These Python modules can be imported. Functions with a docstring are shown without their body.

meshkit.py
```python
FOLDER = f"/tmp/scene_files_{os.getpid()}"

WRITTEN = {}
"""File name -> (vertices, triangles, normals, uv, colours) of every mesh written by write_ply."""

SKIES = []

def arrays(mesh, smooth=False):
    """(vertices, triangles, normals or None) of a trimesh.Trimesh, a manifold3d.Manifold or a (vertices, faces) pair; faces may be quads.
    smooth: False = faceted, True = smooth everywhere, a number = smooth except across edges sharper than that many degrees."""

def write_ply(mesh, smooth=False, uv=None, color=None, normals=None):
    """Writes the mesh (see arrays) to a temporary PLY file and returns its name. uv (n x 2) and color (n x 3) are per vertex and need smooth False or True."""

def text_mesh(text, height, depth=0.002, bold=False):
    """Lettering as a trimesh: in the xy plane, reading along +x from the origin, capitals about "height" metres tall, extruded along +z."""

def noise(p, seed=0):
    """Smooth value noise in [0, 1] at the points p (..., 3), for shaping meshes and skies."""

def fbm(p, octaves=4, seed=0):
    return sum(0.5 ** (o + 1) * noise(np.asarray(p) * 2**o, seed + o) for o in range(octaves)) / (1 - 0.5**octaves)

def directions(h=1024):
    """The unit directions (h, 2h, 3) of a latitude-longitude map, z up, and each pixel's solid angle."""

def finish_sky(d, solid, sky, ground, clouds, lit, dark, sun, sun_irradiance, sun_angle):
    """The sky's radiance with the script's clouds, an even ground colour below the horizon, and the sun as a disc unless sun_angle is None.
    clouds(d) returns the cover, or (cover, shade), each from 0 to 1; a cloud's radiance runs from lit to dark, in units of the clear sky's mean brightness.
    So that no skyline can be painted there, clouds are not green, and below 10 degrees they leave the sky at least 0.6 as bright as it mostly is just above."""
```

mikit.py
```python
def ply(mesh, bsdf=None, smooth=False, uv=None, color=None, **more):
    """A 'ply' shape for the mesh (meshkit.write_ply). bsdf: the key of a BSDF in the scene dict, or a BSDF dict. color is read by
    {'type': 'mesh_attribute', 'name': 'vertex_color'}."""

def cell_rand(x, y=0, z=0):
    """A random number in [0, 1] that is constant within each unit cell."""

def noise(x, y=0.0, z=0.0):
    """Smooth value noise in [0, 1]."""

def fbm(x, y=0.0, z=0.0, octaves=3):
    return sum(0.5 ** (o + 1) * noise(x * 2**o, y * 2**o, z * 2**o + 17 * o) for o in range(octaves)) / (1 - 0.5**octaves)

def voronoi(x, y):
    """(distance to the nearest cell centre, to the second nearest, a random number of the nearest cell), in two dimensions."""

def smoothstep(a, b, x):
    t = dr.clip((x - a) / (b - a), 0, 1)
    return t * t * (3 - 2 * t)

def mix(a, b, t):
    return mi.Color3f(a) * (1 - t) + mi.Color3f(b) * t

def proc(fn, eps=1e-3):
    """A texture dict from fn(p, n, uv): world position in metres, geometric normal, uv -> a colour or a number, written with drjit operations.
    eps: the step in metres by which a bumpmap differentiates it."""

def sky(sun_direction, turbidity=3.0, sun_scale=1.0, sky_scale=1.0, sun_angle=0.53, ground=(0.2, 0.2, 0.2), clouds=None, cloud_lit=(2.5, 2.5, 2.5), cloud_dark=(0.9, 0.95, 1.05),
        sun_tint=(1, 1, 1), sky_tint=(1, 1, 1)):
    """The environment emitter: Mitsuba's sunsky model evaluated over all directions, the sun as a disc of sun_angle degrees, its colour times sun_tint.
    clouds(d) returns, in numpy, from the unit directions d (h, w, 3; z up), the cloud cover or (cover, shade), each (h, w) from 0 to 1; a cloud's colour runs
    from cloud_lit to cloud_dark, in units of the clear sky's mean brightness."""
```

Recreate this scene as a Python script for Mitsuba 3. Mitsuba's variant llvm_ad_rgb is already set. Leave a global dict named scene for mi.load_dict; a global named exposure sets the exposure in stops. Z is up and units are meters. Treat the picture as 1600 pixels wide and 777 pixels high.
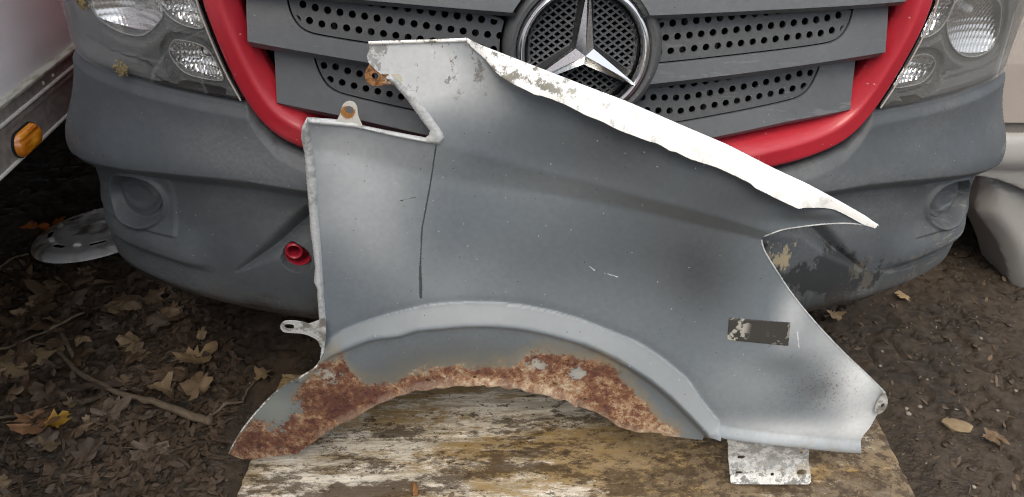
import math, random
import numpy as np, trimesh, shapely, drjit as dr, mitsuba as mi, mikit, mapbox_earcut
from shapely import Polygon, LineString, Point
from scipy.interpolate import CubicSpline
from meshkit import noise as nz, fbm as nfbm
T = mi.ScalarTransform4f
scene, labels = {}, {}

# ------------------------------------------------------------------ camera, sky, exposure
scene['camera'] = {'type': 'perspective', 'fov': 66.7653, 'fov_axis': 'x', 'near_clip': 0.02, 'far_clip': 400.0,
                   'to_world': T().look_at(origin=[-0.186565, -1.212804, 1.286088], target=[-0.119678, -0.374452, 0.745078], up=[0.000547, 0.542194, 0.840253])}
scene['daylight'] = mikit.sky([-0.22, -0.58, 0.80], turbidity=3, sun_scale=0.30, sun_angle=32, sun_tint=(.94, 1.0, 1.07), ground=(0.12, 0.10, 0.09),
                              clouds=lambda d: (np.ones(d.shape[:2]), 1 - (.86 * np.maximum(d[..., 2], 0) ** .8 + .28 * (nfbm(d * 2.5, 3, 4) - .5) + .07)), cloud_lit=(2.9, 3.02, 3.22), cloud_dark=(.95, 1.0, 1.08))
exposure = 2.55

# ------------------------------------------------------------------ helpers
def numbered(key):
    if not any(k == key or k.startswith(key + '__') for k in (*scene, *labels)):
        return key
    i = 1
    while any(k == f'{key}_{i:03d}' or k.startswith(f'{key}_{i:03d}__') for k in (*scene, *labels)):
        i += 1
    return f'{key}_{i:03d}'

def obj(name, mesh, m, parent=None, smooth=False, **more):
    key = numbered(f'{parent}__{name}' if parent else name)
    scene[key] = mikit.ply(mesh, m, smooth, **more)
    return key

def thing(name, label, cat, group=None):
    key = numbered(name)
    labels[key] = {'label': label, 'category': cat, **({'group': group} if group else {})}
    return key

def tag(key, label, cat=None, group=None, kind=None):
    labels[key] = {k: v for k, v in (('label', label), ('category', cat), ('group', group), ('kind', kind)) if v}

def gridmesh(poly, cell):
    """2D triangles of a polygon on a regular grid; cells on the border are clipped exactly."""
    x0, y0, x1, y1 = poly.bounds
    nx, ny = int((x1 - x0) / cell) + 1, int((y1 - y0) / cell) + 1
    X, Y = np.meshgrid(x0 - cell * .37 + cell * np.arange(nx + 2), y0 - cell * .41 + cell * np.arange(ny + 2), indexing='ij')
    b = shapely.box(X[:-1, :-1], Y[:-1, :-1], X[1:, 1:], Y[1:, 1:])
    shapely.prepare(poly)
    ins = shapely.contains_properly(poly, b)
    bor = shapely.intersects(poly, b) & ~ins
    idx = np.arange(X.size).reshape(X.shape)
    i, j = np.nonzero(ins)
    q = np.stack([idx[i, j], idx[i + 1, j], idx[i + 1, j + 1], idx[i, j + 1]], 1)
    V, F, n = [np.stack([X.ravel(), Y.ravel()], 1)], [q[:, [0, 1, 2]], q[:, [0, 2, 3]]], X.size
    for g in shapely.intersection(poly, b[bor]):
        for p in getattr(g, 'geoms', [g]):
            if p.geom_type != 'Polygon' or p.area < 1e-9:
                continue
            rings = [np.array(p.exterior.coords)[:-1]] + [np.array(r.coords)[:-1] for r in p.interiors]
            v = np.vstack(rings)
            t = mapbox_earcut.triangulate_float64(v, np.cumsum([len(r) for r in rings]).astype(np.uint32)).reshape(-1, 3).astype(int)
            a = v[t]
            flip = ((a[:, 1, 0] - a[:, 0, 0]) * (a[:, 2, 1] - a[:, 0, 1]) - (a[:, 1, 1] - a[:, 0, 1]) * (a[:, 2, 0] - a[:, 0, 0])) < 0
            t[flip] = t[flip][:, ::-1]
            V.append(v); F.append(t + n); n += len(v)
    V, F = np.vstack(V), np.vstack(F)
    _, first, inv = np.unique(np.round(V * 1e6).astype(np.int64), axis=0, return_index=True, return_inverse=True)
    V, F = V[first], inv.reshape(-1)[F]
    F = F[(F[:, 0] != F[:, 1]) & (F[:, 1] != F[:, 2]) & (F[:, 0] != F[:, 2])]
    used = np.unique(F)
    m = np.zeros(len(V), int); m[used] = np.arange(len(used))
    return V[used], m[F]

def sheet(poly, cell, front, back=None):
    """A plate: front(x, y) and back(x, y) give the 3D points of its two faces; joined by walls along every border."""
    v, f = gridmesh(poly, cell)
    a = front(v[:, 0], v[:, 1])
    if back is None:
        return trimesh.Trimesh(a, f, process=False)
    b, n = back(v[:, 0], v[:, 1]), len(v)
    e = np.vstack([f[:, [0, 1]], f[:, [1, 2]], f[:, [2, 0]]])
    code = {(x, y) for x, y in e.tolist()}
    w = np.array([(x, y) for x, y in code if (y, x) not in code])
    walls = np.vstack([np.stack([w[:, 1], w[:, 0], w[:, 0] + n], 1), np.stack([w[:, 1], w[:, 0] + n, w[:, 1] + n], 1)])
    return trimesh.Trimesh(np.vstack([a, b]), np.vstack([f, f[:, ::-1] + n, walls]), process=False)

def dist(poly, x, y):
    return shapely.distance(poly.boundary, shapely.points(x, y))

def smooth01(a, b, x):
    t = np.clip((x - a) / (b - a), 0, 1)
    return t * t * (3 - 2 * t)

def chaikin(pts, n=2, closed=True):
    p = np.asarray(pts, float)
    for _ in range(n):
        q = np.roll(p, -1, 0) if closed else p[1:]
        r = p if closed else p[:-1]
        m = np.stack([.75 * r + .25 * q, .25 * r + .75 * q], 1).reshape(-1, p.shape[1])
        p = m if closed else np.vstack([p[:1], m, p[-1:]])
    return p

def tube(pts, rad, sides=7):
    p = np.asarray(pts, float); r = np.broadcast_to(np.asarray(rad, float), len(p))
    t = np.gradient(p, axis=0); t /= np.linalg.norm(t, axis=1, keepdims=True)
    ref = np.array([0.13, 0.2, 0.97]); u = np.cross(t, ref); u /= np.linalg.norm(u, axis=1, keepdims=True); w = np.cross(t, u)
    a = np.arange(sides) / sides * 2 * np.pi
    ring = p[:, None] + r[:, None, None] * (np.cos(a)[None, :, None] * u[:, None] + np.sin(a)[None, :, None] * w[:, None])
    V = np.vstack([ring.reshape(-1, 3), p[:1], p[-1:]]); F = []; n = len(p)
    for i in range(n - 1):
        for k in range(sides):
            A, B = i * sides + k, i * sides + (k + 1) % sides
            F += [[A, B, B + sides], [A, B + sides, A + sides]]
    for k in range(sides):
        F += [[(k + 1) % sides, k, n * sides], [(n - 1) * sides + k, (n - 1) * sides + (k + 1) % sides, n * sides + 1]]
    m = trimesh.Trimesh(V, F, process=False); trimesh.repair.fix_normals(m); return m

def box(x0, x1, y0, y1, z0, z1, bevel=0.0):
    m = trimesh.creation.box((x1 - x0, y1 - y0, z1 - z0))
    if bevel:
        c = trimesh.creation.icosphere(1, bevel).vertices
        m = trimesh.convex.convex_hull(np.vstack([c + np.sign(q) * (np.array([x1 - x0, y1 - y0, z1 - z0]) / 2 - bevel) for q in m.vertices]))
    m.apply_translation([(x0 + x1) / 2, (y0 + y1) / 2, (z0 + z1) / 2]); return m

def prism(poly, fn, h0, h1):
    """An extruded polygon: fn(x, y, h) gives world points."""
    v, f = trimesh.creation.triangulate_polygon(poly, engine='earcut')
    m = sheet_from(v, f, lambda x, y: fn(x, y, h1), lambda x, y: fn(x, y, h0)); return m

def sheet_from(v, f, front, back):
    a = v[f]
    flip = ((a[:, 1, 0] - a[:, 0, 0]) * (a[:, 2, 1] - a[:, 0, 1]) - (a[:, 1, 1] - a[:, 0, 1]) * (a[:, 2, 0] - a[:, 0, 0])) < 0
    f = f.copy(); f[flip] = f[flip][:, ::-1]; n = len(v)
    e = np.vstack([f[:, [0, 1]], f[:, [1, 2]], f[:, [2, 0]]]); code = {(x, y) for x, y in e.tolist()}
    w = np.array([(x, y) for x, y in code if (y, x) not in code])
    walls = np.vstack([np.stack([w[:, 1], w[:, 0], w[:, 0] + n], 1), np.stack([w[:, 1], w[:, 0] + n, w[:, 1] + n], 1)])
    return trimesh.Trimesh(np.vstack([front(v[:, 0], v[:, 1]), back(v[:, 0], v[:, 1])]), np.vstack([f, f[:, ::-1] + n, walls]), process=False)

def mirror(pts):
    return [(-x, z) for x, z in pts]

# drjit helpers for the materials
N, FB, SS, VO = mikit.noise, mikit.fbm, mikit.smoothstep, mikit.voronoi
def MX(a, b, t):
    a, b = (mi.Color3f(*map(float, c)) if isinstance(c, (tuple, list)) else c for c in (a, b))
    return a * (1 - t) + b * t
def RG(x, y, z=0.0, o=6, k=.78):
    """rough noise, its fine octaves nearly as strong as the coarse ones; 0..1, spread about .5"""
    v = 0
    for i in range(o):
        x, y = .8 * x - .6 * y, .6 * x + .8 * y
        v = v + k ** i * N(x * 2.1 ** i, y * 2.1 ** i, z + 9 * i)
    return dr.clip((v / sum(k ** i for i in range(o)) - .5) * 1.9 + .5, 0, 1)
def GR(x, y, z=0.0, o=6, k=.78):
    v = sum(k ** i * N(x * 2.1 ** i + .37 * i, y * 2.1 ** i + .71 * i, z + 9 * i) for i in range(o)) / sum(k ** i for i in range(o))
    return dr.clip((v - .5) * 1.9 + .5, 0, 1)
def poly_at(x, pts):
    v = mi.Float(pts[0][1]) + 0 * x
    for (xa, ya), (xb, yb) in zip(pts, pts[1:]):
        v = dr.select(x > xa, ya + (yb - ya) * dr.clip((x - xa) / (xb - xa), 0, 1), v)
    return v
def blob(a, b, ca, cb, ra, rb):
    return dr.exp(-(dr.square((a - ca) / ra) + dr.square((b - cb) / rb)))
def seg(a, b, p, q):
    dx, dy = q[0] - p[0], q[1] - p[1]
    t = dr.clip(((a - p[0]) * dx + (b - p[1]) * dy) / (dx * dx + dy * dy), 0, 1)
    return dr.sqrt(dr.square(a - p[0] - t * dx) + dr.square(b - p[1] - t * dy)), t
def prin(color, rough=0.5, spec=0.5, metal=0.0, bump=None, scale=1.0, **kw):
    c = {'type': 'rgb', 'value': list(color)} if isinstance(color, (tuple, list)) else mikit.proc(color)
    r = mikit.proc(rough) if callable(rough) else rough
    b = {'type': 'principled', 'base_color': c, 'roughness': r, 'specular': spec, 'metallic': metal, **kw}
    if bump:
        b = {'type': 'bumpmap', 'arbitrary': mikit.proc(bump, eps=kw.pop('eps', 1.2e-3)), 'scale': scale, 'bsdf': b}
    return {'type': 'twosided', 'bsdf': b}

# ------------------------------------------------------------------ the van's front as a surface y = vy(x, z)
ZL = [0.250000, 0.350000, 0.450000, 0.550000, 0.650000, 0.750000, 0.850000, 1.000000]
XS, YS = CubicSpline(ZL, [0.889586, 0.906333, 0.911847, 0.918687, 0.933945, 0.915261, 0.903572, 0.895472]), CubicSpline(ZL, [-0.024634, -0.046994, -0.053479, -0.042842, -0.034751, -0.019050, -0.019519, -0.014102])
DEP, EXPO = 0.31370, 2.37296
def vy(x, z):
    return YS(z) + DEP * (1 - np.maximum(1 - np.minimum(np.abs(x) / XS(z), 1) ** EXPO, 0) ** (1 / EXPO))
def on_van(off):
    """(x, z) -> points on the van's front, pushed forward by off (number or function of x, z)"""
    return lambda x, z: np.stack([x, vy(x, z) - (off(x, z) if callable(off) else off), z], 1)

# the old wing's own frame: origin at its lower left toe, e1 along, e2 up, en towards the viewer
PL, E1, E2, EN = (np.array(v) for v in ([-0.655000, -0.083000, 0.020000], [0.998415, -0.056276, 0.000000], [0.003338, 0.059212, 0.998240], [-0.056177, -0.996658, 0.059306]))
def on_wing(n):
    return lambda a, b: PL + a[:, None] * E1 + b[:, None] * E2 + (n(a, b) if callable(n) else n + 0 * a)[:, None] * EN
def wing_ab(p):
    d = [p.x - PL[0], p.y - PL[1], p.z - PL[2]]
    return (d[0] * float(E1[0]) + d[1] * float(E1[1]) + d[2] * float(E1[2]), d[0] * float(E2[0]) + d[1] * float(E2[1]) + d[2] * float(E2[2]))

# ------------------------------------------------------------------ materials
LIP = [(-0.0387, 0.0271), (0.1363, 0.0348), (0.1700, 0.0760), (0.2074, 0.1097), (0.2605, 0.1449), (0.3218, 0.1894), (0.3797, 0.2153), (0.4613, 0.2323), (0.5439, 0.2335), (0.6274, 0.2189), (0.6785, 0.1998), (0.7363, 0.1692), (0.7872, 0.1308), (0.8298, 0.1170), (0.9597, 0.1128)]
RUST_TOP = [(0.0242, 0.0883), (0.0564, 0.1114), (0.1161, 0.1351), (0.1483, 0.1803), (0.1739, 0.2413), (0.2052, 0.2941), (0.2473, 0.2956), (0.2644, 0.2443), (0.2906, 0.2107), (0.3344, 0.2248), (0.3845, 0.2577), (0.4455, 0.2705), (0.4941, 0.2767), (0.5551, 0.2696), (0.5846, 0.2934), (0.6079, 0.3108), (0.6618, 0.3156), (0.7230, 0.3057), (0.7760, 0.2616), (0.8192, 0.2078), (0.8708, 0.1488), (0.9139, 0.1164), (0.9326, 0.0772)]
OVER = [(0.3995, 0.8615), (0.3416, 0.8742), (0.3689, 0.8254), (0.4382, 0.8278), (0.2829, 0.6482), (0.3156, 0.5652), (0.2625, 0.7267), (0.4464, 0.4666), (0.5080, 0.8097), (1.2298, 0.2770), (1.2712, 0.1656), (1.1483, 0.1413), (1.1473, 0.3646), (1.0755, 0.4195), (0.3645, 0.7081), (1.0364, 0.2548), (0.6065, 0.6595)]
OVER_R = [(.07, .05, 1.1), (.05, .04, 1.2), (.05, .05, .7), (.06, .05, .5), (.09, .09, .42), (.08, .10, .36), (.06, .05, .25), (.12, .08, .12), (.05, .05, .3), (.060, .075, .95), (.05, .05, .8), (.15, .030, .6), (.05, .06, .4), (.03, .07, .5), (.10, .05, .14), (.10, .06, .10), (.12, .04, .10)]
DARK = [(0.8228, 0.5576), (0.7591, 0.7218), (0.6111, 0.7606), (1.1615, 0.2512), (0.9150, 0.4692), (0.9593, 0.6600), (0.5917, 0.5241), (1.0944, 0.3031), (1.0817, 0.6199)]  # dark primer and smudges; under the top flange to its tip, shade painted in
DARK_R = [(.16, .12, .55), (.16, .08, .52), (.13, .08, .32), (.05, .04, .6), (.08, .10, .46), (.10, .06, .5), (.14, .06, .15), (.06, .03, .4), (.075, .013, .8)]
BEAD_U = [(0.2136, 0.3226), (0.2499, 0.3486), (0.2827, 0.3655), (0.3305, 0.3856), (0.3899, 0.4045), (0.4230, 0.4126), (0.4734, 0.4185), (0.5237, 0.4202), (0.5860, 0.4154), (0.6407, 0.4033), (0.6893, 0.3884), (0.7389, 0.3667), (0.8014, 0.3396), (0.8456, 0.3091), (0.8818, 0.2797), (0.9133, 0.2496), (0.9363, 0.2133), (0.9802, 0.1608)]
BEAD_L = [(0.2115, 0.2973), (0.2562, 0.3211), (0.3088, 0.3477), (0.3526, 0.3521), (0.3890, 0.3677), (0.4225, 0.3722), (0.4736, 0.3799), (0.5403, 0.3822), (0.5995, 0.3758), (0.6479, 0.3636), (0.7003, 0.3465), (0.7639, 0.3138), (0.8303, 0.2676), (0.8767, 0.2273), (0.9195, 0.1827), (0.9639, 0.1351)]
DRIP = [(0.4291, 0.7270), (0.4176, 0.6529), (0.4020, 0.5682), (0.3970, 0.4914), (0.3967, 0.4269)]
SCRATCH = [(0.6966, 0.5017), (0.7076, 0.4928), (0.7238, 0.4894), (0.7484, 0.4823), (0.3656, 0.6193), (0.3915, 0.6273), (1.0930, 0.3773), (1.1033, 0.3410), (0.8034, 0.6042), (0.8061, 0.5920), (0.6173, 0.4657), (0.6460, 0.4640), (0.2976, 0.4413), (0.3199, 0.4311)]
MAROON = [(0.2101, 0.1759), (0.0630, 0.0621), (0.3777, 0.2326), (0.6266, 0.2994), (0.5187, 0.2607), (0.3082, 0.1905), (0.1512, 0.1078)]
MAROON_R = [(.05, .042), (.075, .024), (.05, .012), (.03, .012), (.06, .010), (.04, .02), (.03, .02)]
TANS = [(0.1725, 0.2256), (0.2732, 0.2290), (0.2625, 0.1565), (0.6976, 0.2434), (0.7718, 0.1818), (0.6555, 0.2262), (0.1130, 0.1065), (0.7284, 0.2444)]
TANS_R = [(.02, .05), (.02, .03), (.02, .02), (.06, .03), (.03, .03), (.04, .02), (.05, .02), (.04, .05)]
SPOT = [(0.2160, 0.2489), (0.6131, 0.2807), (0.6962, 0.2620), (0.0937, 0.1590)]
def wing_mist(a, b):
    m = 0 * a
    for (ca, cb), (ra, rb, k) in zip(OVER, OVER_R):
        m = m + k * blob(a, b, ca, cb, ra, rb)
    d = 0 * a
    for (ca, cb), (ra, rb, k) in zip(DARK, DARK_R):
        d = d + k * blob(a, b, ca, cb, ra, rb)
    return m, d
def wing_rust(a, b, grow=0.0, soft=0.0):
    top = poly_at(a, RUST_TOP)
    wob = (RG(a * 30, b * 30, 3.0) - .5) * .036
    m = SS(-.008 - soft, .008 + soft, top - b + wob + grow)
    for (ca, cb), r in zip(SPOT, (.020, .016, .016, .050)):
        m = m * (1 - SS(1.2, .7, dr.sqrt(dr.square((a - ca) / r) + dr.square((b - cb) / (r * .8))) + (RG(a * 60, b * 60, 8.0) - .5) * 1.9))
    return m
def wing_color(p, n, uv):
    a, b = wing_ab(p)
    m, d = wing_mist(a, b)
    cloud = FB(a * 7, b * 7, 1.0, 4)
    fine = FB(a * 160, b * 160, 2.0, 2)
    c = MX((.168, .198, .226), (.70, .73, .755), dr.clip(m * (.8 + .4 * cloud) + (cloud - .5) * .14, 0, 1))
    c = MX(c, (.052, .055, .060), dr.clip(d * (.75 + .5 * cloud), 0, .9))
    c = c * (.94 + .12 * fine)
    # paler along the raised bead, darker in a strip below its right part
    bu, bl = poly_at(a, BEAD_U), poly_at(a, BEAD_L)
    w = .0022 + .004 * cloud
    bl = bl + .0035
    on = SS(-w, w, bu - b) * SS(-w, w, b - bl) * SS(BEAD_U[0][0], BEAD_U[0][0] + .02, a) * SS(BEAD_U[-1][0] + .012, BEAD_U[-1][0] - .004, a)
    c = MX(c, (.40, .415, .42), on * (.34 + .25 * cloud))
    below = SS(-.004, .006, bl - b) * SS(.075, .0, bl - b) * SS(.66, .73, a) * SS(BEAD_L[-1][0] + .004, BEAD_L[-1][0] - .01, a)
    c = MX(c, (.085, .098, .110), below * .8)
    # grime speckle of the dark smudge, small chips
    v1, _, r1 = VO(a * 170, b * 170)
    sm = blob(a, b, DARK[3][0], DARK[3][1], .07, .055)
    c = MX(c, (.04, .037, .034), SS(.32, .18, v1) * SS(.55, .2, r1) * dr.clip(sm * 1.3, 0, 1) * .6)
    v2, _, r2 = VO(a * 42 + 3, b * 42)
    c = MX(c, (.66, .68, .70), SS(.055, .02, v2) * SS(.90, .94, r2) * .8)
    c = MX(c, (.035, .03, .027), SS(.06, .02, v2) * SS(.10, .06, r2) * .8)
    v3, _, r3 = VO(a * 11 + 8.3, b * 11 + 2)
    top = blob(a, b, OVER[0][0] + .03, OVER[0][1] + .01, .13, .08)
    c = MX(c, (.10, .08, .055), SS(.68, .80, RG(a * 60, b * 45, 5.0) * .7 + FB(a * 26, b * 14, 6.0, 3) * .42) * top * .85)
    # drip and scratches
    dd = mi.Float(9) + 0 * a
    for i in range(len(DRIP) - 1):
        s, t = seg(a, b, DRIP[i], DRIP[i + 1])
        dd = dr.minimum(dd, s - (.0016 if i == 3 else .0004))
    dd = dd + (FB(a * 200, b * 60, 4.0, 2) - .5) * .0012
    c = MX(c, (.035, .038, .042), SS(.0016, .0003, dd) * .8)
    for i in (0, 2, 4, 6):
        s, t = seg(a, b, SCRATCH[i], SCRATCH[i + 1])
        s = s + (FB(a * 260, b * 260, 6.0, 2) - .5) * .0022
        c = MX(c, (.75, .76, .77) if i not in (4,) else (.04, .04, .04), SS(.0011, .0002, s) * .8)
    # rust
    halo = wing_rust(a, b, .016, .022)
    c = MX(c, (.235, .205, .145), halo * .8 * (.35 + .65 * RG(a * 22, b * 22, 9.0)))
    grey = SS(.13, .05, b - poly_at(a, LIP)) * SS(.68, .60, a)
    c = MX(c, (.130, .135, .128), grey * .75)
    c = MX(c, (.27, .225, .15), halo * .6 * (.3 + .7 * RG(a * 22, b * 22, 9.0)))
    for (ca, cb), q, col in zip(SPOT, (.030, .026, .026, .06), ((.45, .42, .35), (.44, .42, .36), (.40, .39, .36), (.27, .29, .26))):
        c = MX(c, col, blob(a, b, ca, cb, q, q) * .9)
    r = wing_rust(a, b)
    big, f1, f2 = FB(a * 11, b * 11, 31.0, 3), RG(a * 40, b * 40, 11.0), RG(a * 130, b * 130, 12.0)
    mar = 0 * a
    for (ca, cb), (ra, rb) in zip(MAROON, MAROON_R):
        mar = mar + blob(a, b, ca, cb, ra, rb)
    pal = 0 * a
    for (ca, cb), (ra, rb) in zip(TANS, TANS_R):
        pal = pal + blob(a, b, ca, cb, ra, rb)
    tone = dr.clip(.50 + .12 * pal - .26 * mar + (big - .5) * .7, 0, 1)
    rc = MX((.125, .050, .036), (.285, .140, .072), SS(.25, .75, f1 * .5 + tone * .5))
    rc = MX(rc, (.41, .295, .19), SS(.52, .74, f2 * .40 + f1 * .25 + tone * .45) * .9)
    rc = MX(rc, (.54, .46, .36), SS(.68, .84, f2 * .40 + f1 * .25 + tone * .45) * .8)
    rc = MX(rc, (.045, .020, .018), SS(.36, .20, f2 * .75 + tone * .25) * .75)
    lip = b - poly_at(a, LIP)
    rc = MX(rc, MX((.25, .16, .10), (.42, .35, .27), f2), SS(.014, .003, lip + (f1 - .5) * .026) * SS(.16, .2, a) * (.25 + .6 * f1))
    return MX(c, rc, r)
def wing_bump(p, n, uv):
    a, b = wing_ab(p)
    r = wing_rust(a, b)
    return r * (FB(a * 110, b * 110, 14.0, 4) * 2.2 + RG(a * 40, b * 40, 11.0) * 1.2) + (1 - r) * (FB(a * 240, b * 240, 3.0, 2) * .05 + FB(a * 7, b * 7, 5.0, 2) * 1.2)
def wing_rough(p, n, uv):
    a, b = wing_ab(p)
    return .33 + .50 * wing_rust(a, b) + .10 * FB(a * 12, b * 12, 7.0, 3)
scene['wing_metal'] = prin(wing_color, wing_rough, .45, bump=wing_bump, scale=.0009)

FOLD0, FOLD1 = [(0.4773, 0.9003)][0], [(1.1783, 0.6073)][0]
def flange_color(p, n, uv):
    a, b = wing_ab(p)
    k = FB(a * 26, b * 26, p.y * 60, 4)
    where = SS(.80, .50, a) + .22
    hf = RG(a * 60, b * 60, p.y * 60)
    g = SS(.55, .70, hf * .6 + k * .42 + .10 * SS(.70, .50, a)) * dr.clip(where, 0, 1)
    c = MX((.84, .84, .83), (.12, .11, .07), g * .9)
    return MX(c, (.55, .53, .45), SS(.50, .72, FB(a * 22, b * 22, p.y * 22, 4)) * .5 * where)
scene['white_paint'] = prin(flange_color, .35, .5)
def bare_color(p, n, uv):
    a, b = wing_ab(p)
    k = FB(p.x * 60, p.y * 60, p.z * 60, 4)
    return MX((.56, .57, .56), (.22, .21, .19), SS(.42, .66, k)) * (.85 + .3 * N(p.x * 300, p.y * 300, p.z * 300))
scene['worn_zinc'] = prin(bare_color, .42, .5, metal=.15)
def edge_color(p, n, uv):
    k = RG(p.x * 30, p.z * 30, 2.0)
    return MX((.52, .54, .55), (.34, .35, .35), SS(.45, .85, k)) * (.88 + .24 * N(p.x * 250, p.y * 250, p.z * 250))
scene['folded_steel'] = prin(edge_color, .42, .5)
def peel_color(p, n, uv):
    k = RG(p.x * 40, p.z * 50, 3.0)
    up = SS(.045, .07, p.z)
    c = MX((.24, .245, .24), (.74, .75, .74), SS(.42, .66, k) * (1 - .6 * up))
    c = c * (.8 + .4 * FB(p.x * 300, p.z * 300, 2.0, 2))
    return MX(c, (.34, .27, .16), SS(.50, .75, RG(p.x * 24 + 4, p.z * 30, 8.0)) * .5 * SS(.40, .48, p.x))
scene['peeling_zinc'] = prin(peel_color, .5, .4, bump=lambda p, n, uv: SS(.46, .56, FB(p.x * 70, p.z * 90, 3.0, 4)), scale=.0006)
HOLE1, HOLE2 = [(0.3358, 0.8354)][0], [(0.2927, 0.7793)][0]
def rusty_color(p, n, uv):
    a, b = wing_ab(p); k = RG(a * 70, b * 70, 3.0)
    c = MX((.13, .052, .022), (.38, .19, .075), SS(.25, .8, k))
    return MX(c, (.60, .56, .47), SS(.010, .022, (a - HOLE1[0]) * .8 + (b - HOLE1[1]) * .6 + (k - .5) * .02))
scene['rusty_tab'] = prin(rusty_color, .65, .4)
def rusty2_color(p, n, uv):
    a, b = wing_ab(p); k = RG(a * 70, b * 70, 5.0)
    d = dr.sqrt(dr.square(a - HOLE2[0]) + dr.square(b - HOLE2[1])) + (k - .5) * .006
    return MX(MX((.40, .19, .055), (.24, .10, .03), k), (.62, .61, .56), SS(.0085, .0125, d))
scene['stained_tab'] = prin(rusty2_color, .5, .4)
def sticker_color(p, n, uv):
    a, b = wing_ab(p)
    k = FB(a * 60, b * 60, 4.0, 4)
    la = (a - STK[0]) / STK[1]
    g = SS(.50, .58, k) * SS(.38, .22, la) + .5 * SS(.60, .66, FB(a * 90, b * 90, 9.0, 3)) * SS(.6, .9, la)
    return MX((.052, .050, .048), (.42, .41, .37), dr.clip(g, 0, 1))
_s = [(0.9660, 0.3541), (1.0757, 0.3969)]
STK = (_s[0][0], _s[1][0] - _s[0][0])
scene['sticker_film'] = prin(sticker_color, .35, .5)

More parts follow.
